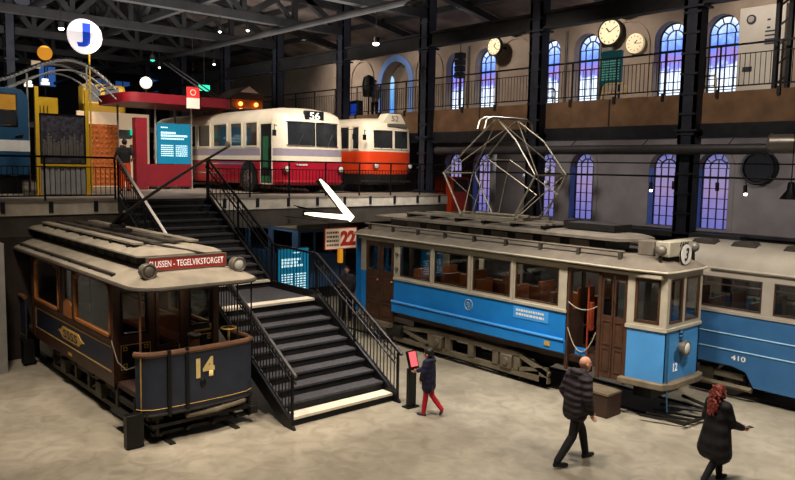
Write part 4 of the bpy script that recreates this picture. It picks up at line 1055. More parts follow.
# ------------------------------------------------------------------ trailer 410
def trailer410():
    t = thing('tram_trailer', 'muted blue tram trailer numbered 410 with cream window band and pale domed roof', 'tram', (-1.5, 16.8, 0))
    Y0, Y1 = 15.7, 17.85; XA, XE = -9.0, 5.0
    wins = [(-8.2, -6.37), (-6.13, -4.3), (-4.05, -2.2), (-1.95, -0.1), (0.2, 2.0)]
    for y, s in ((Y0, 1), (Y1, -1)):
        yl = sorted((y, y+s*0.06))
        poly = [(XA, 0.7), (-7.95, 0.72), (-7.75, 0.74), (-6.9, 0.74), (-6.6, 0.66), (-6.42, 0.36), (2.2, 0.3), (2.5, 0.7), (XE, 0.7), (XE, 1.9), (XA, 1.9)]
        sp = MB().prism(poly, 'y', yl[0], yl[1]).build('side_panel', M['blue410'], t)
        for z in (1.42, 1.08): MB().tube([(XA, y-s*0.005, z), (XE, y-s*0.005, z)], 0.018, 6).build('pale_moulding', M['bluepale'], sp)
        g = openings_x(MB(), XA, XE, yl[0], yl[1], 1.88, 2.82, [(a, b, 1.97, 2.64) for a, b in wins])
        g.build('window_wall', M['cream410'], t)
        MB().box(XA, XE, y-0.025, y+0.025, 1.86, 1.92).build('sill_rail', M['cream410'], t)
        MB().tube([(XA, y-s*0.02, 2.82), (XE, y-s*0.02, 2.82)], 0.04, 6).build('gutter', M['cream410'], t)
        for a, b in wins:
            f = frame_xz(MB(), a, b, 1.97, 2.64, yl[0]-0.008, yl[1]-0.01, 0.03)
            f.box(a, b, yl[0]+0.01, yl[1]-0.02, 2.46, 2.49)
            for k in (1, 2): f.box(a+(b-a)*k/3-0.012, a+(b-a)*k/3+0.012, yl[0]+0.01, yl[1]-0.02, 2.2 if s < 0 else 2.49, 2.64)
            f = f.build('window_frame', M['interior'], t)
            MB().box(a, b, y+s*0.03, y+s*0.036, 1.97, 2.64).build('pane', M['glass'], f)
        fr = MB().tube([(-7.75, y-s*0.0, 0.3), (-6.45, y-s*0.0, 0.3)], 0.06, 6); fr.build('bogie_frame', M['truckgrey'], t)
    text('number', '410', M['plainwhite'], t, (-6.77, Y0-0.004, 0.93), (1,0,0), (0,0,1), height=0.11, width=0.31, center=True, depth=0.0, bold=0.02)
    for x in (-8.3, -7.0, 2.6, 3.9):
        for y in (16.0, 17.5): wheel(t, x, y, 0.33, 0.1, M['iron'], M['truckgreen'])
    for x in (-7.65, 3.2):
        MB().box(x-0.95, x+0.95, 15.85, 15.93, 0.42, 0.56).build('bogie_frame', M['truckgrey'], t)
        MB().box(x-0.3, x+0.3, 15.82, 15.95, 0.25, 0.6).build('bogie_spring', M['truckgreen'], t)
    MB().box(-8.9, 4.9, 15.76, 17.8, 0.7, 0.8).build('floor_deck', M['interior'], t)
    g = openings_y(MB(), Y0, Y1, XA-0.05, XA+0.03, 0.7, 2.85, [(15.95, 16.5, 1.95, 2.65), (16.6, 17.0, 1.95, 2.65), (17.1, 17.6, 1.95, 2.65)]); g.build('end_wall', M['blue410'], t)
    MB().box(XE-0.03, XE+0.03, Y0, Y1, 0.7, 2.85).build('end_wall', M['blue410'], t)
    n = 12; prof = []
    for k in range(n+1):
        a = PI*k/n; prof.append((16.775-1.12*math.copysign(abs(math.cos(a))**0.75, math.cos(a)), 2.82+0.52*math.sin(a)**0.8))
    rings = []
    for x, sc_ in ((XA-0.15, 0.55), (XA+0.1, 0.85), (XA+0.5, 1.0), (XE-0.4, 1.0), (XE, 0.8)):
        rings.append([(x, 16.775+(p[0]-16.775)*(0.9+0.1*sc_), 2.82+(p[1]-2.82)*sc_) for p in prof])
    MB().loft(rings).build('roof', M['cream410'], t)
    for x in (-7.9, -7.0, -5.9, -3.6, -1.5):
        g = MB(); g.prism([(x-0.28, 3.28), (x+0.28, 3.28), (x+0.2, 3.39), (x-0.2, 3.39)], 'y', 16.1, 16.45); g.build('roof_vent', M['roofdark'], t, bevel=0.01)
    for k in range(14):
        for yy in (15.85, 16.95):
            x = -8.5+k*0.9
            st = MB().box(x, x+0.08, yy, yy+0.75, 0.85, 2.12).box(x+0.08, x+0.48, yy, yy+0.75, 1.2, 1.3).build('seat', M['seatred'], t, bevel=0.02)
            if yy < 16: MB().ring((x+0.04, yy+0.15, 2.12), 'x', 0.1, 0.015, 14).build('seat_handle', M['bumper'], st)
    return t
trailer410()

# ------------------------------------------------------------------ buses on the deck
M['busglass'] = mat('bus_window_dark', (46, 48, 50), 0.08, 0, 0.5, 1.5, spec=0.6)
def bus(name, label, xf, y0, y1, length, cols, kind):
    """cols: (lower, stripe1, band, upper)"""
    t = thing(name, label, 'bus', (xf-length/2, (y0+y1)/2, DZ))
    cy = (y0+y1)/2; hw = (y1-y0)/2
    def outline(ins, z, rf=0.42):
        pts = []; n = 6
        x1 = xf-ins; x0 = xf-length+ins; a, b = y0+ins, y1-ins
        # front: corner, gently bowed windscreen, corner
        for k in range(n+1):
            th = math.radians(-90+70*k/n); pts.append((x1-0.14-rf+rf*math.cos(th), a+rf+rf*math.sin(th)))
        for k in range(1, 6):
            u = -1+2*k/6.0; pts.append((x1-0.16*u*u, cy+u*(hw-rf*0.55-ins)))
        for k in range(n+1):
            th = math.radians(20+70*k/n); pts.append((x1-0.14-rf+rf*math.cos(th), b-rf+rf*math.sin(th)))
        pts += [(x0+0.3, b), (x0, b-0.3), (x0, a+0.3), (x0+0.3, a)]
        return [(p[0], p[1], z) for p in pts]
    def ring_body(nm, m, levels): return MB().loft([outline(i, z) for i, z in levels]).build(nm, m, t)
    D = DZ
    if kind == 'red':
        ring_body('lower_body', cols[0], [(0.04, D+0.3), (0.0, D+0.5), (0.0, D+1.12)])
        ring_body('cream_stripe', cols[1], [(0.0, D+1.12), (0.0, D+1.3)])
        ring_body('grey_band', cols[2], [(0.004, D+1.3), (0.004, D+1.55)])
        ring_body('upper_body', cols[3], [(0.0, D+1.55), (0.03, D+2.5), (0.1, D+2.72), (0.3, D+2.88), (0.7, D+2.98)])
    else:
        ring_body('lower_body', cols[0], [(0.05, D+0.7), (0.0, D+0.8), (0.0, D+1.55)])
        ring_body('dark_skirt', M['iron'], [(0.12, D+0.3), (0.06, D+0.72)])
        ring_body('upper_body', cols[3], [(0.0, D+1.55), (0.03, D+2.42), (0.12, D+2.62), (0.35, D+2.76), (0.8, D+2.84)])
    # windscreens following the bow
    def screen(u0, u1, z0, z1, nm='windscreen'):
        f = []; g = MB(); n = 6
        def pt(u, z, off):
            ins = 0.03*(z-(D+1.55))/0.95
            x = xf-ins-0.16*u*u+off
            uu = abs(u)
            if uu > 0.82: x -= (uu-0.82)*0.9
            return (x, cy+u*(hw-0.22), z)
        us = [u0+(u1-u0)*k/n for k in range(n+1)]
        bot = [pt(u, z0, 0.012) for u in us]; top = [pt(u, z1, 0.012) for u in us]
        g.loft([bot+[pt(u, z0, -0.05) for u in us[::-1]], top+[pt(u, z1, -0.05) for u in us[::-1]]])
        s = g.build(nm, M['busglass'], t)
        fr = MB().tube([pt(u, z0, 0.02) for u in us]+[pt(u, z1, 0.02) for u in us[::-1]]+[pt(us[0], z0, 0.02)], 0.025, 5)
        fr.build('windscreen_frame', M['chrome'] if kind == 'red' else cols[3], s)
        MB().tube([pt((u0+u1)/2-0.1, z0-0.03, 0.04), pt((u0+u1)/2+0.12, z0+0.42, 0.035)], 0.012, 5).build('wiper', M['black'], s)
    zt = D+2.46 if kind == 'red' else D+2.36
    screen(-0.97, -0.03, D+1.66, zt); screen(0.03, 0.97, D+1.66, zt)
    # side windows
    sw = [(-1.55+0.0, -0.75)] if False else []
    xs = []
    x = xf-1.75 if kind == 'red' else xf-0.7
    if kind == 'red':
        spans = [(-2.25, -1.4), (-3.35, -2.5), (-4.7, -3.6), (-5.95, -4.95), (-7.15, -6.15), (-8.35, -7.35), (-9.55, -8.55)]
    else:
        spans = [(-1.0, -0.55), (-2.0, -1.15), (-3.2, -2.2), (-4.4, -3.4), (-5.6, -4.6), (-6.8, -5.8), (-8.0, -7.0)]
    for a, b in spans:
        for y, s in ((y0, 1), (y1, -1)):
            f = frame_xz(MB(), xf+a, xf+b, D+1.6, D+2.5, y-s*0.015-0.012, y-s*0.015+0.03*1, 0.05).build('window_frame', cols[3], t)
            MB().box(xf+a+0.03, xf+b-0.03, y-0.012, y+0.012+0.02, D+1.65, D+2.47).build('pane', M['busglass'], f)
    # open door near the front (red bus) with green inside
    if kind == 'red':
        dz = MB().box(xf-1.2, xf-0.5, y0-0.012, y0+0.05, D+0.35, D+2.4).build('door_opening', M['black'], t)
        MB().box(xf-1.05, xf-0.7, y0-0.022, y0-0.012, D+0.9, D+1.95).build('driver_seat_back', M['green'], dz)
        MB().box(xf-1.15, xf-0.6, y0-0.022, y0-0.012, D+0.4, D+0.6).build('door_step', M['green'], dz)
        frame_xz(MB(), xf-1.24, xf-0.46, D+0.32, D+2.42, y0-0.02, y0+0.0, 0.04).build('door_frame', M['buscream'], dz)
        MB().tube([(xf-0.62, y0-0.03, D+0.6), (xf-0.62, y0-0.03, D+1.6)], 0.015, 6).build('door_pole', M['chrome'], dz)
        for z in (D+0.62, D+0.98): MB().box(xf-length+0.4, xf-1.6, y0-0.014, y0+0.01, z, z+0.04).build('trim_line', M['chrome'], t)
    # wheels
    wx = [xf-2.05, xf-length+2.4]
    for x in wx:
        for y, s in ((y0, 1), (y1, -1)):
            a = MB(); a.prism(arc(x, D+0.5, 0.62, 0, 180, 14)+[(x-0.62, D+0.3), (x+0.62, D+0.3)], 'y', y-s*0.012-0.004, y-s*0.012+0.01); a.build('wheel_arch', M['black'], t)
            w = MB().cyl((x, y+s*0.1, D+0.5), 'y', 0.5, 0.26, 24).build('wheel', M['tyre'], t)
            MB().cyl((x, y+s*0.1, D+0.5), 'y', 0.3, 0.28, 18).cyl((x, y-s*0.02, D+0.5), 'y', 0.12, 0.12, 12).build('hub', M['wheelhub'], w)
            b = MB()
            for k in range(8): b.cyl((x+0.22*math.cos(k*PI/4), y-s*0.05, D+0.5+0.22*math.sin(k*PI/4)), 'y', 0.03, 0.04, 6)
            b.build('wheel_nuts', M['iron'], w)
    # lamps and bumper
    lz = D+0.86 if kind == 'red' else D+1.02
    for u in (-0.78, 0.78) if kind == 'red' else (-0.66, 0.74):
        l = MB().cyl((xf-0.06, cy+u*hw, lz), 'x', 0.12, 0.1, 16).build('headlamp', M['chrome'], t)
        MB().sphere((xf-0.01, cy+u*hw, lz), 0.04, 0.1, 0.1, 12, 8).build('lamp_lens', M['lens'], l)
    MB().tube([(xf-0.45, y0+0.02, D+0.42), (xf-0.08, y0+0.25, D+0.42), (xf+0.03, cy, D+0.42), (xf-0.08, y1-0.25, D+0.42), (xf-0.45, y1-0.02, D+0.42)], 0.05, 8).build('bumper', M['iron'] if kind != 'red' else M['busred'], t)
    for y, s in ((y0, -1), (y1, 1)):
        MB().tube([(xf-0.2, y+0.0, D+2.3), (xf+0.02, y+s*0.22, D+2.32), (xf+0.02, y+s*0.22, D+2.1)], 0.015, 6).box(xf+0.0, xf+0.03, y+s*0.22-0.07, y+s*0.22+0.07, D+1.95, D+2.15).build('mirror', M['black'], t)
    return t
b56 = bus('trolleybus', 'red and cream trolleybus with number 56 above the windscreen', -21.3, 13.35, 16.25, 10.6, (M['busred'], M['buscream'], M['busgrey'], M['buscream']), 'red')
D = DZ
db = MB().box(-21.5, -21.36, 14.4, 15.2, D+2.53, D+2.87).build('destination_box', M['black'], b56, bevel=0.03)
text('route_number', '56', M['white'], db, (-21.355, 14.8, D+2.7), (0,1,0), (0,0,1), height=0.24, width=0.44, center=True, depth=0.004, bold=0.02)
g = MB()
for y, w in ((14.02, 0.07), (14.14, 0.1), (14.26, 0.08), (14.36, 0.12)): g.box(-21.33, -21.3, y, y+w, D+0.98, D+1.03)
g.box(-21.33, -21.3, 14.02, 14.48, D+0.995, D+1.01)
g.build('maker_lettering', M['plainwhite'], b56)
for yy in (14.55, 14.85):
    MB().tube([(-26.5, yy, D+3.0), (-29.5, yy+0.1, D+4.1), (-33.5, yy+0.15, D+5.6)], 0.03, 6).build('trolley_pole', M['ductdark'], b56)
MB().box(-27.2, -25.4, 14.35, 15.05, D+2.94, D+3.12).build('pole_base', M['iron'], b56, bevel=0.03)
bor = bus('city_bus', 'orange and cream bus with rounded sign box on its roof', -21.35, 17.22, 19.62, 8.6, (M['busorange'], M['buscream'], M['busgrey'], M['buscream']), 'orange')
g = MB(); g.prism([(17.95, D+2.62), (19.2, D+2.62), (18.92, D+3.0), (18.25, D+3.0)], 'x', -21.95, -21.5)
sb = g.build('sign_box', M['buscream'], bor, bevel=0.04)
text('sign_number', '52', M['lampgrey'], sb, (-21.49, 18.6, D+2.82), (0,1,0), (0,0,1), height=0.2, width=0.36, center=True, depth=0.004)
MB().box(-21.42, -21.34, 18.15, 19.15, D+2.5, D+2.62).build('destination_slot', M['lampgrey'], bor, bevel=0.02)

# ------------------------------------------------------------------ deck exhibits
# old blue metro carriage end at far left
def metro():
    t = thing('metro_carriage', 'old dark blue metro carriage with white stripe and yellow lit window', 'carriage', (-27, 5.0, DZ))
    xf, y0, y1 = -23.9, 3.6, 6.28
    prof = [(y0, D+0.55), (y1, D+0.55), (y1, D+2.75)]+[(y1-0.35+0.35*math.cos(math.radians(a)), D+2.75+0.35*math.sin(math.radians(a))) for a in (30, 60, 90)]+[(y0+0.35-0.35*math.cos(math.radians(a)), D+2.75+0.35*math.sin(math.radians(a))) for a in (90, 60, 30)]+[(y0, D+2.75)]
    MB().prism(prof, 'x', xf-8, xf).build('body', M['navytram'], t, bevel=0.03)
    MB().box(xf-8, xf+0.01, y0-0.01, y1+0.01, D+1.25, D+1.58).build('white_stripe', M['plainwhite'], t)
    f = frame_yz(MB(), 4.9, 5.98, D+1.98, D+2.95, xf-0.01, xf+0.03, 0.05).build('window_frame', M['chrome'], t)
    MB().box(xf, xf+0.012, 4.94, 5.94, D+2.45, D+2.92).build('pane', mat('yellow_lit_inside', (170, 120, 40), 0.3, 0, 0.3, 3, emit=0.35), f)
    MB().box(xf, xf+0.012, 4.94, 5.94, D+2.0, D+2.45).build('pane', M['busglass'], f)
    MB().box(xf+0.0, xf+0.02, 4.94, 5.94, D+2.42, D+2.46).build('glazing_bar', M['chrome'], f)
    f = frame_yz(MB(), 3.75, 4.75, D+1.98, D+2.95, xf-0.01, xf+0.03, 0.05).build('window_frame', M['chrome'], t)
    MB().box(xf, xf+0.012, 3.8, 4.7, D+2.0, D+2.92).build('pane', M['busglass'], f)
    MB().tube([(xf+0.03, 5.9, D+1.7), (xf+0.06, 6.1, D+1.75)], 0.03, 6).build('handle', M['black'], t)
    MB().box(xf-7.5, xf-0.1, y0+0.2, y1-0.2, D+0.0, D+0.5).build('underframe', M['black'], t)
metro()
def portal(y, label):
    o = MB().box(-22.35, -22.27, y-0.05, y+0.05, DZ, DZ+3.05); o.box(-22.4, -22.22, y-0.09, y+0.09, DZ, DZ+0.04); return tag(o.build('yellow_post', M['yellow']), label, 'post')
pA = portal(6.07, 'yellow steel post between the old blue carriage and the dark crowd photo')
pB = portal(7.42, 'yellow steel post between the dark crowd photo and the carved orange panel')
t = thing('photo_panel', 'dark photo panel of a crowd between two yellow posts', 'display panel', (-22.3, 6.75, DZ+0.92))
MB().box(-22.34, -22.28, 6.14, 7.35, DZ+0.92, DZ+2.3).build('photo_print', M['photo'], t)
frame_yz(MB(), 6.12, 7.37, DZ+0.9, DZ+2.32, -22.35, -22.26, 0.035).build('panel_frame', M['black'], t)
pf = MB()
for k in range(16):
    y = 6.22+k*0.07+random.uniform(-0.02, 0.02); h = random.uniform(0.25, 0.6)
    pf.box(-22.279, -22.275, y-0.03, y+0.03, DZ+1.15, DZ+1.15+h); pf.sphere((-22.276, y, DZ+1.2+h), 0.003, 0.028, 0.04, 8, 5)
pf.build('printed_figures', M['lampgrey'], t)
t = thing('corrugated_barrier', 'pale grey corrugated barrier below the dark crowd photo', 'barrier', (-22.3, 6.75, DZ))
g = MB()
for k in range(14): g.box(-22.34+0.02*(k % 2), -22.3+0.02*(k % 2), 6.14+k*0.086, 6.14+(k+1)*0.086, DZ+0.05, DZ+0.84)
g.build('sheet', M['corr'], t)
MB().box(-22.36, -22.24, 6.12, 7.36, DZ+0.84, DZ+0.9).build('top_bar', M['yellow'], t)
t = thing('yellow_gate', 'tall yellow barred gate beside the old blue carriage', 'gate', (-23.4, 6.35, DZ))
g = MB()
for k in range(4): g.box(-23.42, -23.36, 6.34+k*0.1, 6.37+k*0.1, DZ, DZ+2.6)
g.build('bars', M['yellow'], t)
MB().box(-23.42, -23.36, 6.32, 6.95, DZ+2.3, DZ+2.85).build('header_board', M['yellow'], t)
MB().box(-23.5, -23.44, 6.32, 6.95, DZ, DZ+2.3).build('backing_panel', M['corr'], t)
# carved panel and beige board
t = thing('carved_panel', 'orange brown carved wooden panel with diamond pattern on the deck', 'panel', (-28.3, 10.0, DZ))
MB().box(-28.36, -28.3, 9.5, 10.55, DZ+0.08, DZ+2.38).build('board', M['carved'], t)
g = MB()
for i in range(6):
    for j in range(12):
        g.sphere((-28.3, 9.6+i*0.175, DZ+0.2+j*0.19), 0.03, 0.07, 0.075, 6, 4)
g.build('carved_bosses', M['carved'], t)
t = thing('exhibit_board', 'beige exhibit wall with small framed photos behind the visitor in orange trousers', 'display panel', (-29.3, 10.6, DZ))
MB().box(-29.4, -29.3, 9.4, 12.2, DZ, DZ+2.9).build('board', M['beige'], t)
for y, z, w, h in ((10.95, DZ+1.9, 0.5, 0.35), (11.0, DZ+1.25, 0.2, 0.4), (11.4, DZ+1.25, 0.22, 0.42), (11.45, DZ+1.95, 0.25, 0.3)):
    f = frame_yz(MB(), y, y+w, z, z+h, -29.3, -29.27, 0.02).build('photo_frame', M['black'], t)
    MB().box(-29.3, -29.285, y, y+w, z, z+h).build('photo_print', M['corr'], f)
t = thing('exit_sign', 'green lit exit sign above the beige exhibit wall', 'sign', (-29.25, 11.55, DZ+2.2))
MB().box(-29.24, -29.18, 11.4, 11.85, DZ+2.05, DZ+2.28).build('sign_case', M['exit'], t)
# teal text screen on a red base in grey frame
def screen_text(parent, x, y0, y1, z0, z1, rows, m, seed):
    rnd = random.Random(seed)
    for (z, h, a, b) in rows:
        g = MB()
        y = y0+(y1-y0)*a
        while y < y0+(y1-y0)*b:
            w = rnd.uniform(0.03, 0.09); w = min(w, y0+(y1-y0)*b-y)
            g.box(x, x+0.004, y, y+w, z0+(z1-z0)*z, z0+(z1-z0)*(z+h)); y += w+0.018
        g.build('text_line', m, parent)
t = thing('information_screen', 'tall teal information screen on a dark red base before the red trolleybus', 'screen', (-26.6, 12.0, DZ))
SX, SA, SB = -26.6, 11.4, 12.7
MB().box(SX-0.1, SX-0.02, SA, SB, DZ+0.95, DZ+2.46).build('screen_panel', M['teal'], t)
rows = [(0.88, 0.03, 0.1, 0.3), (0.74, 0.05, 0.1, 0.55), (0.67, 0.05, 0.1, 0.9), (0.6, 0.04, 0.1, 0.8)]+[(0.44-0.05*k, 0.025, 0.1, 0.47) for k in range(6)]+[(0.44-0.05*k, 0.025, 0.54, 0.9) for k in range(6)]
screen_text(t, SX-0.018, SA, SB, DZ+0.95, DZ+2.46, rows, M['tealtext'], 3)
MB().box(SX-0.12, SX, SA-0.42, SB+0.03, DZ+0.1, DZ+0.93).build('base_panel', M['darkred'], t)
for y in (SA-0.06, SB+0.06): MB().box(SX-0.1, SX-0.04, y-0.025, y+0.025, DZ, DZ+3.1).build('frame_post', M['corr'], t)
for y in (SA-0.2, SA+0.3, SB-0.25): MB().box(SX-0.14, SX+0.1, y-0.12, y+0.12, DZ, DZ+0.1).build('foot', M['black'], t)
o = MB().box(SX-0.15, SX+0.2, 10.5, 10.92, DZ, DZ+2.6); o = tag(o.build('red_pillar', M['darkred'], bevel=0.01), 'dark red square pillar beside the teal information screen', 'pillar')
# red canopy with globe lamp and banner
t = thing('kiosk_canopy', 'dark red rounded canopy band above the teal screen', 'canopy', (-27.5, 12.4, DZ+3.1))
outl = []
for cx, cy_, a0 in ((-26.4, 13.7, 0), (-28.6, 13.7, 90), (-28.6, 10.5, 180), (-26.4, 10.5, 270)):
    for k in range(6):
        th = math.radians(a0+90*k/5); outl.append((cx+0.5*math.cos(th), cy_+0.5*math.sin(th)))
MB().loft([[(p[0], p[1], DZ+3.12) for p in outl], [(p[0], p[1], DZ+3.46) for p in outl]]).build('canopy_band', M['darkred'], t)
for x, y in ((-28.4, 10.6), (-28.4, 12.9)): MB().tube([(x, y, DZ), (x, y, DZ+3.12)], 0.04, 8).build('canopy_post', M['corr'], t)
t = thing('globe_lamp', 'glowing white globe lamp above the red canopy', 'lamp', (-27.0, 11.15, DZ+3.4))
MB().sphere((-27.0, 11.15, 7.8), 0.22, 0.22, 0.22, 18, 12).build('globe', M['globe'], t)
MB().tube([(-27.0, 11.15, DZ+3.5), (-27.0, 11.15, 7.6)], 0.03, 8).build('stem', M['black'], t)
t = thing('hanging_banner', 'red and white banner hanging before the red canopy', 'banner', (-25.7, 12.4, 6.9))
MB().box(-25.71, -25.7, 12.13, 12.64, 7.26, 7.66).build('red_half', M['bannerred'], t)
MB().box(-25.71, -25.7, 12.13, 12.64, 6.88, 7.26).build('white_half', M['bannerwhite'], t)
MB().ring((-25.69, 12.38, 7.46), 'x', 0.1, 0.015, 16, 4).build('printed_circle', M['bannerwhite'], t)
MB().tube([(-25.7, 12.13, 7.67), (-25.7, 12.64, 7.67)], 0.015, 6).tube([(-25.7, 12.38, 7.67), (-25.7, 12.38, 10.6)], 0.006, 5).build('hanging_rod', M['iron'], t)
t = thing('exit_sign', 'green lit exit sign beyond the red and white banner', 'sign', (-30.5, 15.2, 8.2))
MB().box(-30.5, -30.4, 14.95, 15.45, 8.05, 8.3).build('sign_case', M['exit'], t); MB().tube([(-30.45, 15.2, 8.3), (-30.45, 15.2, 10.6)], 0.01, 5).build('hanger', M['iron'], t)
# steel arched shelter
t = thing('arched_shelter', 'curved openwork steel shelter roof above the old blue carriage', 'shelter', (-25.5, 7.4, DZ))
def sh(u): return (5.7+3.6*u, 7.25+0.82*math.sin(PI*(u**1.3)))
for x in (-25.0, -26.4):
    MB().tube([(x,)+sh(k/14) for k in range(15)], 0.045, 6).build('arch_rib', M['corr'], t)
    MB().tube([(x, sh(k/14)[0], sh(k/14)[1]-0.3) for k in range(15)], 0.03, 6).build('arch_rib', M['corr'], t)
g = MB()
for k in range(30):
    y, z = sh(k/29); g.bar((-24.9, y, z+0.05), (-26.5, y, z+0.05), 0.03, 0.05)
g.build('roof_slats', M['ductdark'], t)
for y in (6.55, 8.35): MB().tube([(-25.0, y, DZ), (-25.0, y, 7.95 if y > 7 else 7.55)], 0.03, 8).build('shelter_post', M['corr'], t)
for k, (y, z) in enumerate(((6.75, 7.35), (7.25, 7.45))):
    t2 = thing('lantern', ('left' if k == 0 else 'right')+' one of two white lanterns under the curved shelter', 'lamp', (-25.6, y, z))
    MB().cyl((-25.6, y, z), 'z', 0.1, 0.07, 14).cyl((-25.6, y, z-0.11), 'z', 0.13, 0.08, 14).build('shade', M['globe'], t2)
    MB().tube([(-25.6, y, z), (-25.6, y, z+0.6)], 0.01, 5).build('hanger', M['iron'], t2)
# round J sign on a pole
t = thing('round_sign', 'lit white round sign with blue letter J on a pole', 'sign', (-25.0, 8.45, 8.0))
pts = [(8.3+0.55*math.cos(a)*(1.0+0.08*math.sin(a+0.6)), 8.88+0.56*math.sin(a)) for a in [2*PI*k/28 for k in range(28)]]
MB().prism(pts, 'x', -25.05, -24.97).build('disc', M['jwhite'], t, bevel=0.02)
text('letter', 'J', M['jblue'], t, (-24.965, 8.27, 8.92), (0,1,0), (0,0,1), height=0.76, width=0.44, center=True, depth=0.003, bold=0.05)
MB().tube([(-25.0, 8.45, DZ), (-25.0, 8.45, 8.4)], 0.03, 8).build('pole', M['yellow'], t)
t = thing('round_sign', 'plain orange round sign left of the white J sign', 'sign', (-27.0, 7.64, 8.2))
MB().cyl((-27.0, 7.66, 8.49), 'x', 0.24, 0.05, 24).build('disc', M['orange'], t)
MB().tube([(-27.05, 7.66, DZ), (-27.05, 7.66, 8.3)], 0.025, 8).build('pole', M['iron'], t)
MB().box(-27.0, -26.95, 7.22, 7.5, 7.95, 8.2).build('square_plate', M['signcream'], t); MB().tube([(-27.0, 7.36, 8.08), (-27.03, 7.66, 8.08)], 0.02, 6).build('bracket', M['iron'], t)
# yellow bus far behind on the deck
t = thing('yellow_van', 'yellow bus far behind the carved panel with a dark window', 'bus', (-36, 12, DZ))
MB().box(-34.5, -33.6, 11.1, 12.95, DZ+2.6, DZ+4.4).build('body', M['yellowdim'], t, bevel=0.15)
MB().box(-33.6, -33.57, 12.0, 12.6, DZ+3.6, DZ+4.3).build('window_pane', M['busglass'], t)
MB().box(-33.6, -33.57, 11.2, 11.8, DZ+3.6, DZ+4.3).build('window_pane', M['busglass'], t)
for y in (11.3, 12.6): MB().cyl((-33.56, y, DZ+3.1), 'x', 0.1, 0.05, 12).build('headlamp', M['lens'], t)
MB().box(-33.58, -33.5, 11.0, 12.9, DZ+2.62, DZ+2.78).build('bumper', M['black'], t)
struct(MB().box(-48, -33.3, 4, 19, DZ+2.35, DZ+2.58), 'floor_rear_platform', M['steel'])
for y in (4.5, 10.2, 14.6, 18.5): struct(MB().box(-34, -33.7, y-0.15, y+0.15, DZ, DZ+2.35), 'column_platform', M['steel'])
# lit model kiosk
t = thing('wooden_kiosk', 'small brown kiosk with warm lamps and pitched roof behind the red trolleybus', 'kiosk', (-30.5, 17.2, DZ))
MB().box(-31.6, -30.2, 16.4, 18.0, DZ, DZ+3.9).build('walls', M['carved'], t)
g = MB(); g.prism([(16.2, DZ+3.9), (18.2, DZ+3.9), (17.2, DZ+4.5)], 'x', -31.8, -30.0); g.build('roof', M['oldbrown'], t)
for y in (16.8, 17.6): MB().sphere((-30.1, y, DZ+3.7), 0.1, 0.1, 0.1, 10, 8).build('lamp', M['warm'], t)
MB().box(-30.21, -30.17, 16.8, 17.6, DZ+3.0, DZ+3.5).build('window_pane', M['warm'], t)

# ------------------------------------------------------------------ between stairs and blue tram
t = thing('information_screen', 'bright teal text screen standing beside the stair landing', 'screen', (-16.0, 10.4, 0))
MB().box(-16.05, -16.0, 10.02, 10.92, 1.55, 2.72).build('screen_panel', M['cyan'], t)
rows = [(0.9, 0.025, 0.45, 0.7), (0.74, 0.05, 0.08, 0.72), (0.67, 0.05, 0.08, 0.62), (0.6, 0.05, 0.08, 0.8)]+[(0.42-0.055*k, 0.028, 0.08, 0.46) for k in range(7)]+[(0.42-0.055*k, 0.028, 0.54, 0.92) for k in range(7)]
screen_text(t, -15.998, 10.02, 10.92, 1.55, 2.72, rows, M['tealtext'], 5)
MB().box(-16.12, -16.05, 10.0, 10.95, 0, 2.74).build('back_panel', M['black'], t)
MB().box(-16.3, -15.9, 9.98, 10.97, 0, 0.05).build('foot', M['black'], t)
t = thing('route_sign', 'cream hanging route sign reading 22 in red', 'sign', (-17.0, 12.7, 2.5))
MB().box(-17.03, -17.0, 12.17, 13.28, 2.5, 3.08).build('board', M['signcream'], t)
frame_yz(MB(), 12.15, 13.3, 2.48, 3.1, -17.04, -16.99, 0.02).build('sign_frame', M['signtextred'], t)
text('number', '22', M['signtextred'], t, (-16.995, 12.98, 2.79), (0,1,0), (0,0,1), height=0.44, width=0.56, center=True, depth=0.003, bold=0.06)
rnd = random.Random(4)
for r in range(4):
    y = 12.22; g = MB()
    while y < 12.62:
        w = min(rnd.uniform(0.03, 0.08), 12.64-y); g.box(-17.0, -16.996, y, y+w, 2.58+r*0.12, 2.64+r*0.12); y += w+0.02
    g.build('text_line', M['signtextdark'], t)
for y in (12.3, 13.1): MB().tube([(-17.02, y, 3.1), (-17.02, y, 3.3), (-19.3, y, 3.3)], 0.012, 5).build('hanger', M['iron'], t)
for k, (a, b) in enumerate((((-16.5, 11.62, 4.5), (-16.5, 12.73, 3.38)), ((-16.6, 11.2, 3.58), (-16.6, 12.68, 3.42)))):
    t = thing('light_tube', ('glowing light bar slanting down before the deck edge' if k == 0 else 'glowing light bar lying level under the slanting one'), 'light', b)
    A = Vector(a); B = Vector(b)
    g = MB(); dirv = (B-A).normalized(); nrm = Vector((0, -dirv.z, dirv.y)); X_ = Vector((0.03, 0, 0))
    w0, w1 = (0.05, 0.095) if k == 0 else (0.05, 0.075)
    R0 = [A-nrm*w0*0.4, A+nrm*w0*0.4]; RM = [A*0.8+B*0.2-nrm*w1*0.7, A*0.8+B*0.2+nrm*w1*0.7]; R1 = [B-nrm*w1, B+nrm*w1]
    g.loft([[q[0]-X_, q[1]-X_, q[1]+X_, q[0]+X_] for q in (R0, RM, R1)])
    g.build('tube', M['led'], t)
    MB().bar(A+Vector((-0.06,0,0)), B+Vector((-0.06,0,0)), 0.1, 0.16).build('housing', M['black'], t)
    MB().tube([B+Vector((-0.05,0,0)), B+Vector((-2.8, 0, 0.2))], 0.015, 5).build('hanger', M['iron'], t)
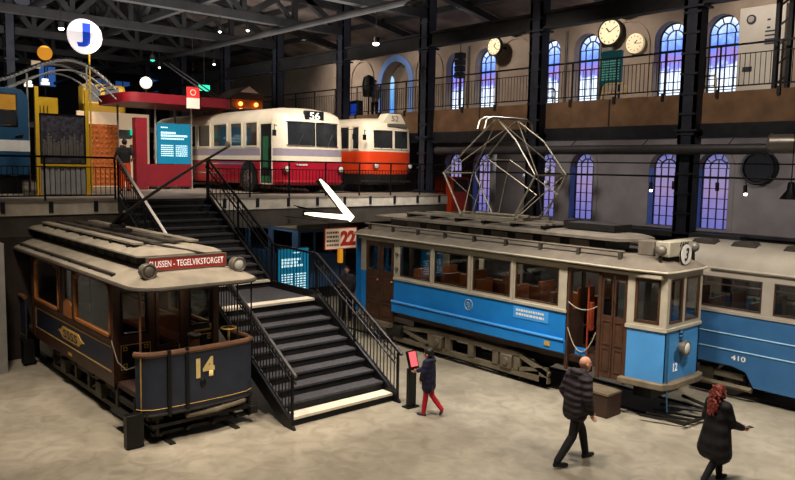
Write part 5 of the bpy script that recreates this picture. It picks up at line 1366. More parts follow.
# blue tram standing under the deck, only its end shows
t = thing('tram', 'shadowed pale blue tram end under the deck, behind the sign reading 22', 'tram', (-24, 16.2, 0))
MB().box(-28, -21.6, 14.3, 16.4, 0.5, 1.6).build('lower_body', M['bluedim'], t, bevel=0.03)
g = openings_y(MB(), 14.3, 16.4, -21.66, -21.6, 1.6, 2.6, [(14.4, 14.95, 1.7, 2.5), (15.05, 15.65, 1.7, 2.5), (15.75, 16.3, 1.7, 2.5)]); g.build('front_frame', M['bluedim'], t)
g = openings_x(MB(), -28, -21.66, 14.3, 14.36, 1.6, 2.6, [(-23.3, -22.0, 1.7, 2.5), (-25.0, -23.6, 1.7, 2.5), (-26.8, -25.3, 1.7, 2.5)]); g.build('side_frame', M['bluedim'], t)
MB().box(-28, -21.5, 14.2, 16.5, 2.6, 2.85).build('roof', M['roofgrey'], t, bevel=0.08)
MB().box(-27.5, -22, 14.5, 16.2, 0.05, 0.5).build('truck', M['iron'], t)
MB().cyl((-21.57, 15.35, 1.2), 'x', 0.12, 0.06, 14).build('headlamp', M['lens'], t)
t = thing('yellow_lantern', 'tall orange lantern post seen below the 22 sign', 'lamp', (-19.0, 14.2, 0))
MB().tube([(-19.0, 14.2, 0), (-19.0, 14.2, 1.75)], 0.04, 8).build('post', M['iron'], t)
MB().box(-19.07, -18.93, 14.13, 14.27, 1.75, 2.2).build('lantern_case', M['orange'], t, bevel=0.02)
t = thing('red_info_cabinet', 'low red lit cabinet under the deck beyond the blue tram door', 'cabinet', (-21, 13.0, 0))
MB().box(-21.2, -20.8, 12.6, 13.5, 0.02, 1.0).build('case', M['darkred'], t, bevel=0.02); MB().box(-20.8, -20.78, 12.7, 13.4, 0.5, 0.9).build('window_pane', M['busglass'], t)
for k, (x, y, z, m_, lab) in enumerate(((-23.0, 5.95, 2.95, 'bulb', 'small bright lamp under the deck behind the old tram roof'), (-21.0, 5.45, 2.25, 'warm', 'small warm lamp low under the deck behind the old tram'), (-23.0, 6.75, 2.98, 'exit', 'small turquoise lamp under the deck behind the old tram roof'))):
    t = thing('small_lamp', lab, 'lamp', (x, y, z))
    MB().sphere((x, y, z), 0.06, 0.06, 0.06, 12, 8).build('bulb', M[m_], t)
    MB().tube([(x, y, z+0.05), (x, y, DZ-0.06)], 0.012, 5).build('cord', M['black'], t)
# touch kiosk by the stairs
t = thing('touch_kiosk', 'slim black stand with tilted pink screen at the stair foot', 'kiosk', (-10.78, 9.95, 0))
MB().box(-10.9, -10.7, 9.75, 10.05, 0, 0.03).build('foot', M['black'], t)
MB().box(-10.83, -10.74, 9.8, 10.0, 0.03, 0.82).build('column', M['black'], t, bevel=0.01)
g = MB().bar((-10.83, 9.9, 1.17), (-10.71, 9.9, 0.82), 0.24, 0.05, up=(1,0,0.3)); hd = g.build('head', M['black'], t)
g = MB().bar((-10.795, 9.9, 1.155), (-10.7, 9.9, 0.87), 0.18, 0.02, up=(1,0,0.32)); g.build('screen', M['pink'], hd)

# ------------------------------------------------------------------ things on the gallery and far wall
def wall_clock(x, z, r, y, label, rim, h, m, two=False):
    t = thing('wall_clock', label, 'clock', (x, y, z))
    MB().cyl((x, y, z), 'y', r, 0.12, 28).build('case', M['black'] if rim else M['clockface'], t)
    f = MB().cyl((x, y-0.065, z), 'y', r*0.86, 0.02, 28).build('clock_face', M['clockface'], t)
    g = MB()
    for k in range(12):
        a = k*PI/6; g.bar((x+r*0.66*math.sin(a), y-0.08, z+r*0.66*math.cos(a)), (x+r*0.78*math.sin(a), y-0.08, z+r*0.78*math.cos(a)), 0.03*r/0.5, 0.01, up=(0,1,0))
    g.build('hour_marks', M['black'], f)
    for nm, L_, a, w in (('hour_hand', 0.42, h[0], 0.045), ('minute_hand', 0.66, h[1], 0.03)):
        a = math.radians(a); MB().bar((x, y-0.085, z), (x+r*L_*math.sin(a), y-0.085, z+r*L_*math.cos(a)), w*r/0.5, 0.01, up=(0,1,0)).build(nm, M['black'], f)
    MB().box(x-0.03, x+0.03, y, WY, z-0.03, z+0.03).build('mount', M['iron'], t)
wall_clock(-16.22, 10.08, 0.52, 24.75, 'large round clock with thick black rim above the green board', True, (-40, 60), None)
wall_clock(-15.2, 9.57, 0.36, 24.85, 'plain pale round clock right of the green board', False, (50, 95), None)
wall_clock(-21.6, 10.08, 0.4, 24.3, 'round black-cased clock over the blank arch by the gallery column', True, (40, 130), None)
t = thing('control_cabinet', 'tall cream wall cabinet with a small round dial on the gallery', 'cabinet', (-10.6, 24.8, 7.04))
MB().box(-11.35, -9.9, 24.75, 24.98, 7.05, 10.25).build('case', M['wallwhite'], t, bevel=0.02)
dl = MB().cyl((-10.95, 24.73, 9.85), 'y', 0.15, 0.05, 20).build('dial', M['steelblue'], t); MB().cyl((-10.95, 24.7, 9.85), 'y', 0.1, 0.02, 18).build('dial_face', M['corr'], dl)
g = MB()
for k in range(4): g.box(-10.5, -10.15, 24.74, 24.75, 9.0+k*0.13, 9.05+k*0.13)
for z in (9.5, 9.75): g.box(-10.45, -10.35, 24.74, 24.75, z, z+0.06)
g.build('vents', M['steelblue'], t)
MB().box(-11.15, -10.85, 24.72, 24.75, 8.2, 8.34).build('plate', M['steelblue'], t)
t = thing('departure_board', 'dark green lit departure board below the large clock', 'board', (-14.1, 21.8, 7.04))
MB().box(-14.62, -13.82, 21.8, 21.9, 7.75, 8.85).build('board_face', M['boardgreen'], t)
M['board_text'] = mat('board_text', (100, 170, 150), 0.5, 0, 0.02, 3, emit=0.35)
rnd = random.Random(9)
for r in range(9):
    for (a, b) in ((-14.55, -14.3), (-14.25, -13.9)):
        x = a; g = MB()
        while x < b:
            w = min(rnd.uniform(0.02, 0.07), b-x+0.01); g.box(x, x+w, 21.795, 21.8, 7.9+r*0.085, 7.94+r*0.085); x += w+0.02
        g.build('text_line', M['board_text'], t)
MB().box(-14.55, -14.2, 21.78, 21.9, 8.88, 8.98).build('header_plate', M['plainwhite'], t)
for x in (-14.55, -13.9): MB().box(x-0.03, x+0.03, 21.82, 21.88, 7.04, 7.75).build('post', M['black'], t)
for x0, x1, lab in ((-15.9, -15.4, 'short cream tubular hoop left on the gallery by the green board'), (-13.6, -12.75, 'longer cream tubular hoop beside the green board on the gallery'), (-10.5, -9.9, 'cream tubular hoop in front of the cream cabinet on the gallery')):
    o = MB().tube([(x0, 20.4, 7.05), (x0+0.06, 20.4, 7.5), (x0+0.16, 20.4, 7.58), (x1-0.08, 20.4, 7.58), (x1, 20.4, 7.5), (x1, 20.4, 7.05)], 0.03, 8).tube([(x0+0.05, 20.4, 7.3), (x1, 20.4, 7.3)], 0.02, 6)
    tag(o.build('tubular_hoop', M['cream_no']), lab, 'hoop')
t = thing('line_speaker', 'black column loudspeaker hanging before the first gallery window', 'speaker', (-19.8, 20.3, 8.2))
for k in range(4): MB().box(-19.98, -19.66, 20.2, 20.5, 8.25+k*0.24, 8.47+k*0.24).build('speaker_box', M['black'], t, bevel=0.015)
MB().tube([(-19.8, 20.35, 9.2), (-19.8, 20.35, 9.6), (-19.8, 19.8, 9.5)], 0.015, 6).tube([(-19.8, 20.35, 8.25), (-19.8, 20.35, 7.04)], 0.03, 6).build('mount', M['black'], t)
t = thing('loudspeaker', 'rounded dark speaker beside the gallery column before the blue arch', 'speaker', (-25.6, 20.6, 7.04))
MB().lathe([(0.05, 0), (0.26, 0.02), (0.3, 0.5), (0.24, 0.85), (0.05, 0.95)], (-25.6, 20.6, 7.9), 14).build('body', M['black'], t); MB().tube([(-25.6, 20.6, 7.04), (-25.6, 20.6, 7.9)], 0.04, 8).build('stand', M['black'], t)
t = thing('lit_cabinet', 'small dark cabinet with blue lit front on the gallery beside the column', 'cabinet', (-26.2, 20.4, 7.04))
MB().box(-26.6, -25.85, 20.2, 20.5, 7.05, 7.75).build('case', M['black'], t, bevel=0.02); MB().box(-26.35, -25.95, 20.18, 20.2, 7.1, 7.6).build('front_panel', M['jblue'], t)
t = thing('wall_lamp', 'warm lit lantern on the gallery wall above the trolleybus', 'lamp', (-33.3, 24.7, 9.3))
MB().box(-33.4, -33.2, 24.6, 24.8, 9.25, 9.5).build('lantern_case', M['warm'], t, bevel=0.02); MB().tube([(-33.3, 24.7, 9.25), (-33.3, 24.7, 7.2)], 0.03, 6).build('post', M['iron'], t)
# ducts and lamps under the gallery
t = thing('ventilation_duct', 'round silver ventilation duct end under the gallery at far right', 'duct', (-6.5, 19.3, 5.9))
MB().cyl((-6.9, 19.3, 5.62), 'x', 0.24, 1.9, 24).build('silver_duct', M['duct'], t)
MB().ring((-7.85, 19.3, 5.62), 'x', 0.24, 0.025, 24).ring((-6.2, 19.3, 5.62), 'x', 0.24, 0.02, 24).build('duct_collar', M['duct'], t)
MB().tube([(-20, 19.4, 5.5), (-7.85, 19.4, 5.5)], 0.14, 12).build('dark_duct', M['ductdark'], t)
for x in (-19, -16.5, -14, -11.5, -9, -6.5): MB().tube([(x, 19.4, 5.6), (x, 19.8, 5.86)], 0.012, 5).build('hanger', M['iron'], t)
for z, y in ((5.12, 19.6), (4.75, 19.6)):
    tag(MB().tube([(-19.3, y, z), (-4, y, z)], 0.02 if z > 5 else 0.03, 6).build('lighting_track', M['black']), 'thin black ceiling track, %s of two under the gallery' % ('upper' if z > 5 else 'lower'), 'track')
def track_spot(x, y, z, label, lit):
    t = thing('track_spotlight', label, 'spotlight', (x, y, z))
    MB().tube([(x, y, z+0.22), (x, y, z+0.05)], 0.012, 5).build('stem', M['black'], t)
    MB().cyl((x, y-0.02, z-0.05), (0.15, -0.25, -1), 0.05, 0.22, 12).build('can', M['black'], t)
    if lit: MB().sphere((x+0.03, y-0.06, z-0.17), 0.045, 0.045, 0.04, 10, 8).build('bulb', M['bulb'], t)
track_spot(-11.25, 19.6, 4.5, 'lit spotlight on the track left of the riveted column at right', True)
track_spot(-10.55, 19.6, 4.55, 'unlit spotlight on the track just left of the riveted column at right', False)
track_spot(-9.3, 19.6, 4.55, 'unlit spotlight on the track before the lower window at far right', False)
track_spot(-8.55, 19.6, 4.5, 'lit spotlight on the track right of the far right lower window', True)
t = thing('pendant_lamp', 'black bell-shaped pendant lamp at the far right edge', 'lamp', (-7.05, 18.6, 4.2))
MB().lathe([(0.03, 0.42), (0.07, 0.4), (0.09, 0.22), (0.2, 0.06), (0.24, 0.0), (0.2, 0.0), (0.05, 0.2)], (-7.05, 18.6, 4.28), 18).build('shade', M['black'], t)
MB().tube([(-7.05, 18.6, 4.68), (-7.05, 18.6, 5.9)], 0.012, 5).build('cord', M['black'], t)
t = thing('round_vent', 'dark round vent hood on the far wall under the gallery', 'vent', (-10.2, 24.7, 4.9))
MB().cyl((-10.4, 24.8, 5.05), 'y', 0.55, 0.3, 24).build('hood', M['darkwall'], t); MB().ring((-10.4, 24.62, 5.05), 'y', 0.5, 0.06, 24).build('rim', M['black'], t)
t = thing('white_conduit_column', 'slim pale column beneath the gallery behind the pantograph', 'pipe', (-18.6, 21.5, 0))
MB().tube([(-18.75, 21.2, 0), (-18.75, 21.2, 5.8)], 0.12, 12).build('pipe', M['corr'], t); MB().cyl((-18.75, 21.2, 5.5), 'z', 0.17, 0.1, 14).build('collar', M['corr'], t)
t = thing('display_sculpture', 'tangle of white lanterns hanging behind the pantograph under the gallery', 'lamp', (-17.9, 22.5, 4.6))
rnd = random.Random(2)
for k in range(9): MB().sphere((-18.3+rnd.random()*0.9, 22.4+rnd.random()*0.4, 4.3+rnd.random()*1.0), 0.14, 0.14, 0.12, 8, 6).build('lantern', M['corr'], t)
MB().tube([(-17.9, 22.5, 5.2), (-17.9, 22.5, 6.8)], 0.02, 5).build('hanger', M['iron'], t)
t = thing('red_vehicle_front', 'small red vehicle front under the gallery behind the deck end', 'cabinet', (-20.5, 22, 0))  # front of a red vehicle, built as a plain box
MB().box(-22.4, -21.3, 21.6, 22.6, 2.6, 4.5).build('case', M['busorange'], t, bevel=0.08); MB().box(-21.6, -21.28, 21.7, 22.5, 3.9, 4.4).build('window_pane', M['busglass'], t); MB().box(-22.2, -21.5, 21.7, 22.5, 0, 2.6).build('plinth', M['black'], t)

# ceiling spotlights that show as glowing dots
def ceiling_spot(x, y, z, r, label, m='bulb', top=10.5):
    t = thing('ceiling_spotlight', label, 'spotlight', (x, y, z))
    MB().cyl((x, y, z+0.12), 'z', r*0.9+0.02, 0.2, 14).build('can', M['black'], t)
    MB().sphere((x, y, z), r, r, r*0.6, 12, 8).build('bulb', M[m], t)
    MB().tube([(x, y, z+0.2), (x, y, top)], 0.015, 5).build('stem', M['black'], t)
ceiling_spot(-21.0, 17.2, 9.28, 0.12, 'brightest ceiling spotlight hanging near the middle columns', top=10.6)
ceiling_spot(-26.3, 8.0, 9.25, 0.09, 'bright ceiling spotlight left of the white J sign', top=10.6)
for k, (px, py, x, lab) in enumerate(((-33.0, 17.0, 9.6, 'small ceiling spotlight above the kiosk roof'), (-31.7, 11.0, 9.8, 'small ceiling spotlight behind the globe lamp'), (-37.0, 16.0, 9.7, 'small ceiling spotlight far back over the banner'), (-26.3, 13.8, 9.9, 'small ceiling spotlight above the trolleybus roof'), (-26.3, 15.0, 10.1, 'ceiling spotlight next to the truss above the orange bus'))):
    ceiling_spot(px, py, x, 0.06, lab, top=10.6)
ceiling_spot(-31.7, 13.4, 9.3, 0.1, 'turquoise glowing ceiling spotlight above the banner', 'exit', 10.6)

# ------------------------------------------------------------------ people
def caps(mb, a, b, ra, rb, seg=10):
    a = Vector(a); b = Vector(b)
    mb.tube([a, b], [ra, rb], seg); mb.sphere(a, ra, ra, ra, seg, 7); mb.sphere(b, rb, rb, rb, seg, 7)
def remeshed(mb, name, voxel, smooth, mats, zone, parent):
    bm = mb.bm; bmesh.ops.recalc_face_normals(bm, faces=bm.faces)
    me = bpy.data.meshes.new('tmp_body'); bm.to_mesh(me); bm.free()
    o = bpy.data.objects.new('tmp_body', me); C.objects.link(o)
    m = o.modifiers.new('r', 'REMESH'); m.mode = 'VOXEL'; m.voxel_size = voxel
    if smooth: s = o.modifiers.new('s', 'SMOOTH'); s.factor = 0.5; s.iterations = smooth
    dg = bpy.context.evaluated_depsgraph_get(); dg.update()
    me2 = bpy.data.meshes.new_from_object(o.evaluated_get(dg)); me2.name = name
    bpy.data.objects.remove(o); bpy.data.meshes.remove(me)
    me2.materials.clear()
    for k in mats: me2.materials.append(M[k])
    for p in me2.polygons:
        p.use_smooth = True
        if zone: p.material_index = zone(p.center)
    ob = bpy.data.objects.new(name, me2); C.objects.link(ob); ob.parent = parent
    return ob
def seg_d(p, a, b):
    ab = b-a; t = max(0, min(1, (p-a).dot(ab)/max(1e-9, ab.length_squared))); return (p-(a+ab*t)).length
def hand(mb, wrist, d, thumb_dir, s=1.0, curl=0.35, seg=7):
    """palm with four unequal fingers and a thumb; d points along the forearm, thumb_dir to the thumb's side"""
    w = Vector(wrist); d = Vector(d).normalized(); t = Vector(thumb_dir); t = (t-d*t.dot(d)).normalized(); n = d.cross(t).normalized()
    for k in (-1, 0, 1): caps(mb, w+t*0.018*k*s, w+d*0.085*s+t*0.024*k*s, 0.017*s, 0.015*s, seg)
    for k, L in ((1.5, 0.07), (0.5, 0.08), (-0.5, 0.075), (-1.5, 0.058)):
        a = w+d*0.088*s+t*0.017*k*s; b = a+(d+n*curl*0.6+t*0.05*k).normalized()*L*0.5*s; c = b+(d*0.8+n*curl*1.4).normalized()*L*0.5*s
        caps(mb, a, b, 0.0098*s, 0.009*s, seg); caps(mb, b, c, 0.009*s, 0.0075*s, seg)
    a = w+d*0.02*s+t*0.024*s; b = a+(t*0.9+d*0.7).normalized()*0.04*s; c = b+(d+t*0.25+n*curl*0.5).normalized()*0.035*s
    caps(mb, a, b, 0.0125*s, 0.011*s, seg); caps(mb, b, c, 0.011*s, 0.009*s, seg)
def head(mb, c, s, yaw=0.0, pitch=0.0):
    """adds skull, jaw, nose, ears and returns the frame"""
    R = Matrix.Rotation(yaw, 3, 'Z') @ Matrix.Rotation(pitch, 3, 'Y'); c = Vector(c)
    def P_(x, y, z): return c+R@Vector((x*s, y*s, z*s))
    def ell(x, y, z, rx, ry, rz): 
        m = Matrix.Translation(P_(x, y, z)) @ R.to_4x4() @ Matrix.Diagonal((rx*s, ry*s, rz*s, 1)); bmesh.ops.create_uvsphere(mb.bm, u_segments=16, v_segments=10, radius=1, matrix=m)
    ell(-0.012, 0, 0.025, 0.1, 0.079, 0.098); ell(0.022, 0, -0.03, 0.068, 0.064, 0.085); ell(0.045, 0, -0.09, 0.034, 0.036, 0.03)
    caps(mb, P_(0.08, 0, 0.01), P_(0.105, 0, -0.028), 0.011*s, 0.015*s, 8)
    ell(0.079, 0, 0.03, 0.014, 0.05, 0.011)
    for t in (-1, 1): ell(-0.005, t*0.08, -0.01, 0.02, 0.011, 0.033)
    ell(0.077, 0, -0.058, 0.012, 0.024, 0.01)
    return P_
def face_parts(P_, s, body):
    for t in (-1, 1):
        MB2().sph(P_(0.083, t*0.031, 0.008), 0.0125*s).put('eye', 'eye', body)
    mb = MB2(); mb.sph(P_(0.088, 0, -0.058), 0.008*s, (0.8, 2.4, 0.7)); mb.put('mouth', 'lips', body)
class MB2:
    def __init__(s): s.m = MB()
    def sph(s, c, r, k=(1,1,1)): s.m.sphere(c, r*k[0], r*k[1], r*k[2], 8, 6); return s
    def put(s, name, mk, parent):
        bm = s.m.bm; bmesh.ops.recalc_face_normals(bm, faces=bm.faces); me = bpy.data.meshes.new(name); bm.to_mesh(me); bm.free()
        for p in me.polygons: p.use_smooth = True
        me.materials.append(M[mk]); o = bpy.data.objects.new(name, me); C.objects.link(o); o.parent = parent; return o

def person(label, loc, rotz, h, pose, mats, garments):
    """pose: joints in metres for a 1.78 m adult, facing +X, left is +Y. mats: zone->material key"""
    s = h/1.78
    t = thing('person', label, 'person', loc, rotz)
    J = {k: Vector(v)*s for k, v in pose.items() if isinstance(v, tuple)}
    mb = MB(); zones = []
    hs = pose.get('head_scale', 1.0)*s
    def seg(a, b, ra, rb, z): caps(mb, a, b, ra*s, rb*s); zones.append((a, b, (ra+rb)*0.5*s, z))
    for S in ('L', 'R'):
        hip, kn, an, toe = J['hip'+S], J['knee'+S], J['ank'+S], J['toe'+S]
        seg(hip, kn, 0.1, 0.07, 'legs'); seg(kn, kn+(an-kn)*0.4, 0.07, 0.069, 'legs'); seg(kn+(an-kn)*0.4, an, 0.069, 0.058, 'legs')
        hl = an+(an-toe).normalized()*0.045*s; hl.z = max(0.035*s, an.z-0.055*s)
        seg(an, hl, 0.044, 0.038, 'shoes'); ball = toe+(hl-toe)*0.28; seg(hl, ball, 0.038, 0.042, 'shoes'); seg(ball, toe, 0.042, 0.032, 'shoes')
    pel, ch, nk, hd = J['pelvis'], J['chest'], J['neck'], J['head']
    for k in (-1, 1):
        side = Vector((0, 0.07*s*k, 0))
        seg(pel+side, (pel+ch)/2+side*0.8, 0.105, 0.095, 'torso'); seg((pel+ch)/2+side*0.8, ch+side*1.1, 0.095, 0.105, 'torso')
    seg(J['hipL'], J['hipR'], 0.09, 0.09, 'torso'); seg(J['shL'], J['shR'], 0.06, 0.06, 'torso'); seg(ch, nk, 0.085, 0.06, 'torso')
    seg(nk, hd-Vector((0.01, 0, 0.04))*s, 0.054, 0.05, 'skin')
    for S in ('L', 'R'):
        sh, el, wr = J['sh'+S], J['elb'+S], J['wri'+S]
        seg(sh, el, 0.055, 0.042, 'arms'); seg(el, el+(wr-el)*0.35, 0.043, 0.04, 'fore'); seg(el+(wr-el)*0.35, wr, 0.04, 0.027, 'fore')
        d = (wr-el).normalized(); th = Vector(pose.get('thumb'+S, (1, 0, 0.2)))
        hand(mb, wr+d*0.01*s, J['hand'+S]/s if ('hand'+S) in J else d, th, s*1.08, pose.get('curl'+S, 0.5)); zones.append((wr+d*0.03*s, wr+d*0.17*s, 0.03*s, 'skin'))
    P_ = head(mb, hd, hs, pose.get('yaw', 0.0), pose.get('pitch', 0.0)); zones.append((hd, hd+Vector((0, 0, 0.02*s)), 0.09*s, 'skin'))
    keys = []
    for z in zones:
        if mats[z[3]] not in keys: keys.append(mats[z[3]])
    def zone(c):
        best = min(zones, key=lambda z: seg_d(c, z[0], z[1])-z[2]); return keys.index(mats[best[3]])
    body = remeshed(mb, 'body', 0.0085*max(0.75, s), 2, keys, zone, t)
    face_parts(P_, hs, body)
    if garments: garments(t, body, J, s, P_, hs)
    return t

base = dict(pelvis=(0, 0, 0.98), chest=(0.01, 0, 1.32), neck=(0.0, 0, 1.5), head=(0.03, 0, 1.655), hipL=(0, 0.085, 0.93), hipR=(0, -0.085, 0.93),
            shL=(0, 0.175, 1.44), shR=(0, -0.175, 1.44))
# man in the puffer jacket, mid stride
pm = dict(base); pm.update(pelvis=(-0.02, 0, 0.95), chest=(0.03, 0, 1.3), neck=(0.08, 0, 1.48), head=(0.16, 0, 1.62), hipL=(-0.02, 0.085, 0.9), hipR=(-0.02, -0.085, 0.9), shL=(0.04, 0.18, 1.41), shR=(0.04, -0.18, 1.41),
    kneeL=(0.22, 0.09, 0.5), ankL=(0.31, 0.09, 0.09), toeL=(0.47, 0.1, 0.04), kneeR=(-0.12, -0.09, 0.48), ankR=(-0.4, -0.09, 0.12), toeR=(-0.22, -0.1, 0.035),
    elbL=(-0.05, 0.25, 1.15), wriL=(0.08, 0.24, 0.92), elbR=(0.0, -0.27, 1.14), wriR=(0.11, -0.24, 0.9), thumbL=(1, -0.2, 0), thumbR=(1, 0.2, 0), yaw=-0.15, curlL=0.9, curlR=0.9)
def jacket(mat_key, hem, r=1.0, hood=True, flare=0.0, voxel=0.016, nm='puffer_jacket', arms=True, seg2=True):
    def f(t, body, J, s, P_, hs):
        mb = MB()
        pel, ch, nk = J['pelvis'], J['chest'], J['neck']
        for k in (-1, 0, 1):
            sd = Vector((0, 0.085*s*k, 0))
            bot = Vector((pel.x, pel.y, hem*s))+sd*(1+flare*2)-Vector((flare*0.12*s, 0, 0))
            caps(mb, bot, (pel+ch)/2+sd, (0.125+flare*0.12)*s*r, 0.125*s*r); caps(mb, (pel+ch)/2+sd, ch+sd, 0.125*s*r, 0.122*s*r)
        # flat hem: a skirt tube
        n = 20; rings = []
        for z, kx, ky in ((hem, 0.14+flare*0.22, 0.2+flare*0.24), (hem+0.14, 0.145+flare*0.14, 0.21+flare*0.14), (hem+0.3, 0.14, 0.2)):
            rings.append([(pel.x+(kx*math.cos(2*PI*i/n)-flare*0.1)*s, pel.y+ky*math.sin(2*PI*i/n)*s, z*s) for i in range(n)])
        mb2 = MB(); mb.loft(rings)
        caps(mb, J['shL'], J['shR'], 0.088*s*r, 0.088*s*r); caps(mb, ch, nk, 0.13*s, 0.085*s)
        if hood: caps(mb, nk+Vector((-0.09, 0.06, -0.01))*s, nk+Vector((-0.09, -0.06, -0.01))*s, 0.075*s, 0.075*s); caps(mb, nk+Vector((0.05, 0.06, -0.01))*s, nk+Vector((-0.08, 0.09, 0.02))*s, 0.045*s, 0.06*s); caps(mb, nk+Vector((0.05, -0.06, -0.01))*s, nk+Vector((-0.08, -0.09, 0.02))*s, 0.045*s, 0.06*s)
        for S in ('L', 'R'):
            caps(mb, J['sh'+S], J['elb'+S], 0.088*s*r, 0.074*s*r); caps(mb, J['elb'+S], J['wri'+S], 0.073*s*r, 0.052*s*r)
        remeshed(mb, nm, voxel, 2, [mat_key], None, t)
    return f
def man_garb(t, body, J, s, P_, hs):
    jacket('puffer', 0.84, 1.2)(t, body, J, s, P_, hs)
person('bald man in dark puffer jacket and black trousers walking across the concrete floor', (-6.98, 10.14, 0), math.radians(74), 1.84, pm, dict(legs='black_cloth', shoes='shoe', torso='black_cloth', arms='puffer', fore='puffer', skin='skin'), man_garb)

# woman with long red curls holding out a phone
pw = dict(base); pw.update(kneeL=(0.16, 0.09, 0.5), ankL=(0.2, 0.09, 0.09), toeL=(0.37, 0.1, 0.035), kneeR=(-0.06, -0.08, 0.5), ankR=(-0.32, -0.08, 0.12), toeR=(-0.15, -0.09, 0.035),
    elbL=(-0.03, 0.24, 1.16), wriL=(0.14, 0.2, 1.0), elbR=(0.08, -0.24, 1.15), wriR=(0.36, -0.2, 1.04), thumbL=(0.5, -0.3, 0.8), thumbR=(0, 0.3, 1), curlL=0.8, curlR=1.1, yaw=-0.2, pitch=0.1)
def woman_garb(t, body, J, s, P_, hs):
    jacket('coat', 0.6, 1.22, hood=False, flare=0.34, nm='long_coat')(t, body, J, s, P_, hs)
    mb = MB(); rnd = random.Random(11)
    def ell(x, y, z, rx, ry, rz): mb.sphere(P_(x, y, z), rx*hs, ry*hs, rz*hs, 10, 8)
    ell(-0.03, 0, 0.05, 0.11, 0.098, 0.1); ell(-0.06, 0, -0.05, 0.095, 0.11, 0.12)
    for k in range(150):
        v = rnd.random(); w = 0.1+0.06*math.sin(PI*min(1, v*1.1)); y = rnd.uniform(-1, 1)*w; z = 0.1-0.52*v
        x = -0.07-0.045*math.sqrt(max(0, 1-(y/w)**2))-0.03*min(1, v*2)+rnd.uniform(-0.01, 0.02)
        ell(x, y, z, 0.024, 0.024, 0.03)
    for k in range(16):
        v = rnd.random(); sd = rnd.choice((-1, 1)); ell(0.0+rnd.uniform(-0.04, 0.03), sd*(0.09+0.02*v), 0.05-0.3*v, 0.028, 0.026, 0.035)
    remeshed(mb, 'curly_hair', 0.009, 0, ['redhair'], None, t)
    wr = J['wriR']; d = (wr-J['elbR']).normalized(); p = wr+d*0.12*s
    g = MB(); g.box(p.x-0.02, p.x+0.13, p.y-0.036, p.y+0.036, p.z+0.018, p.z+0.028)
    ph = MB2(); ph.m = g; o = ph.put('phone', 'black', None); o.parent = None
    o.name = 'mobile_phone'
    o.matrix_world = Matrix.Translation(t.location) @ Matrix.Rotation(t.rotation_euler[2], 4, 'Z')
    tag(o, 'dark phone held out by the woman with long red curls', 'phone')
person('woman seen from behind with long red curls and black coat, arm held out', (-5.1, 11.24, 0), math.radians(70), 1.57, pw, dict(legs='black_cloth', shoes='shoe', torso='black_cloth', arms='coat', fore='coat', skin='skin'), woman_garb)

# child at the touch kiosk
pc = dict(base); pc.update(head=(0.03, 0, 1.63), neck=(0, 0, 1.47), kneeL=(0.05, 0.08, 0.5), ankL=(0.1, 0.08, 0.09), toeL=(0.26, 0.09, 0.04), kneeR=(-0.06, -0.08, 0.52), ankR=(-0.34, -0.08, 0.2), toeR=(-0.3, -0.09, 0.05),
    elbL=(0.05, 0.24, 1.18), wriL=(0.12, 0.2, 1.0), elbR=(0.14, -0.2, 1.2), wriR=(0.36, -0.12, 1.12), thumbL=(1, -0.2, 0.2), thumbR=(0, 0.5, 1), curlR=0.4, yaw=0.0, pitch=0.15)
pc['head_scale'] = 1.18
def child_garb(t, body, J, s, P_, hs):
    jacket('childjacket', 0.76, 1.22, hood=True, nm='padded_jacket', voxel=0.013)(t, body, J, s, P_, hs)
    mb = MB(); mb.sphere(P_(-0.025, 0, 0.045), 0.108*hs, 0.095*hs, 0.098*hs, 14, 10); mb.sphere(P_(-0.05, 0, -0.01), 0.08*hs, 0.088*hs, 0.085*hs, 12, 8); mb.sphere(P_(0.04, 0, 0.085), 0.05*hs, 0.07*hs, 0.035*hs, 10, 8)
    remeshed(mb, 'short_hair', 0.01, 1, ['darkhair'], None, t)
person('child in navy jacket and red trousers touching the pink screen stand', (-10.2, 9.83, 0), math.radians(203), 1.35, pc, dict(legs='redcloth', shoes='greyboot', torso='childjacket', arms='childjacket', fore='childjacket', skin='skin'), child_garb)

# visitor in orange trousers on the deck
pd = dict(base); pd.update(kneeL=(0.02, 0.1, 0.5), ankL=(0.0, 0.11, 0.09), toeL=(0.16, 0.13, 0.035), kneeR=(0.02, -0.1, 0.5), ankR=(0.0, -0.11, 0.09), toeR=(0.16, -0.13, 0.035),
    elbL=(-0.08, 0.3, 1.2), wriL=(0.12, 0.22, 1.08), elbR=(-0.08, -0.3, 1.2), wriR=(0.12, -0.22, 1.08), thumbL=(0, -0.3, 1), thumbR=(0, 0.3, 1))
def deck_garb(t, body, J, s, P_, hs):
    mb = MB(); mb.sphere(P_(-0.025, 0, 0.04), 0.108*hs, 0.095*hs, 0.1*hs, 12, 9); mb.sphere(P_(-0.06, 0, 0.14), 0.045*hs, 0.045*hs, 0.04*hs, 10, 8)
    remeshed(mb, 'tied_hair', 0.012, 1, ['darkhair'], None, t)
    mb = MB(); pel, ch = J['pelvis'], J['chest']
    for k in (-1, 0, 1): caps(mb, pel+Vector((0, 0.075*k, 0.02))*s, ch+Vector((0, 0.085*k, 0))*s, 0.118*s, 0.118*s)
    caps(mb, J['shL'], J['shR'], 0.075*s, 0.075*s)
    for S in ('L', 'R'): caps(mb, J['sh'+S], J['sh'+S]+(J['elb'+S]-J['sh'+S])*0.6, 0.075*s, 0.068*s)
    remeshed(mb, 'loose_shirt', 0.018, 2, ['tshirt'], None, t)
    mb = MB()
    for S in ('L', 'R'): caps(mb, J['hip'+S], J['knee'+S], 0.112*s, 0.1*s); caps(mb, J['knee'+S], J['ank'+S]+Vector((0, 0, 0.05))*s, 0.1*s, 0.09*s)
    caps(mb, J['hipL'], J['hipR'], 0.115*s, 0.115*s)
    remeshed(mb, 'wide_trousers', 0.018, 2, ['orangecloth'], None, t)
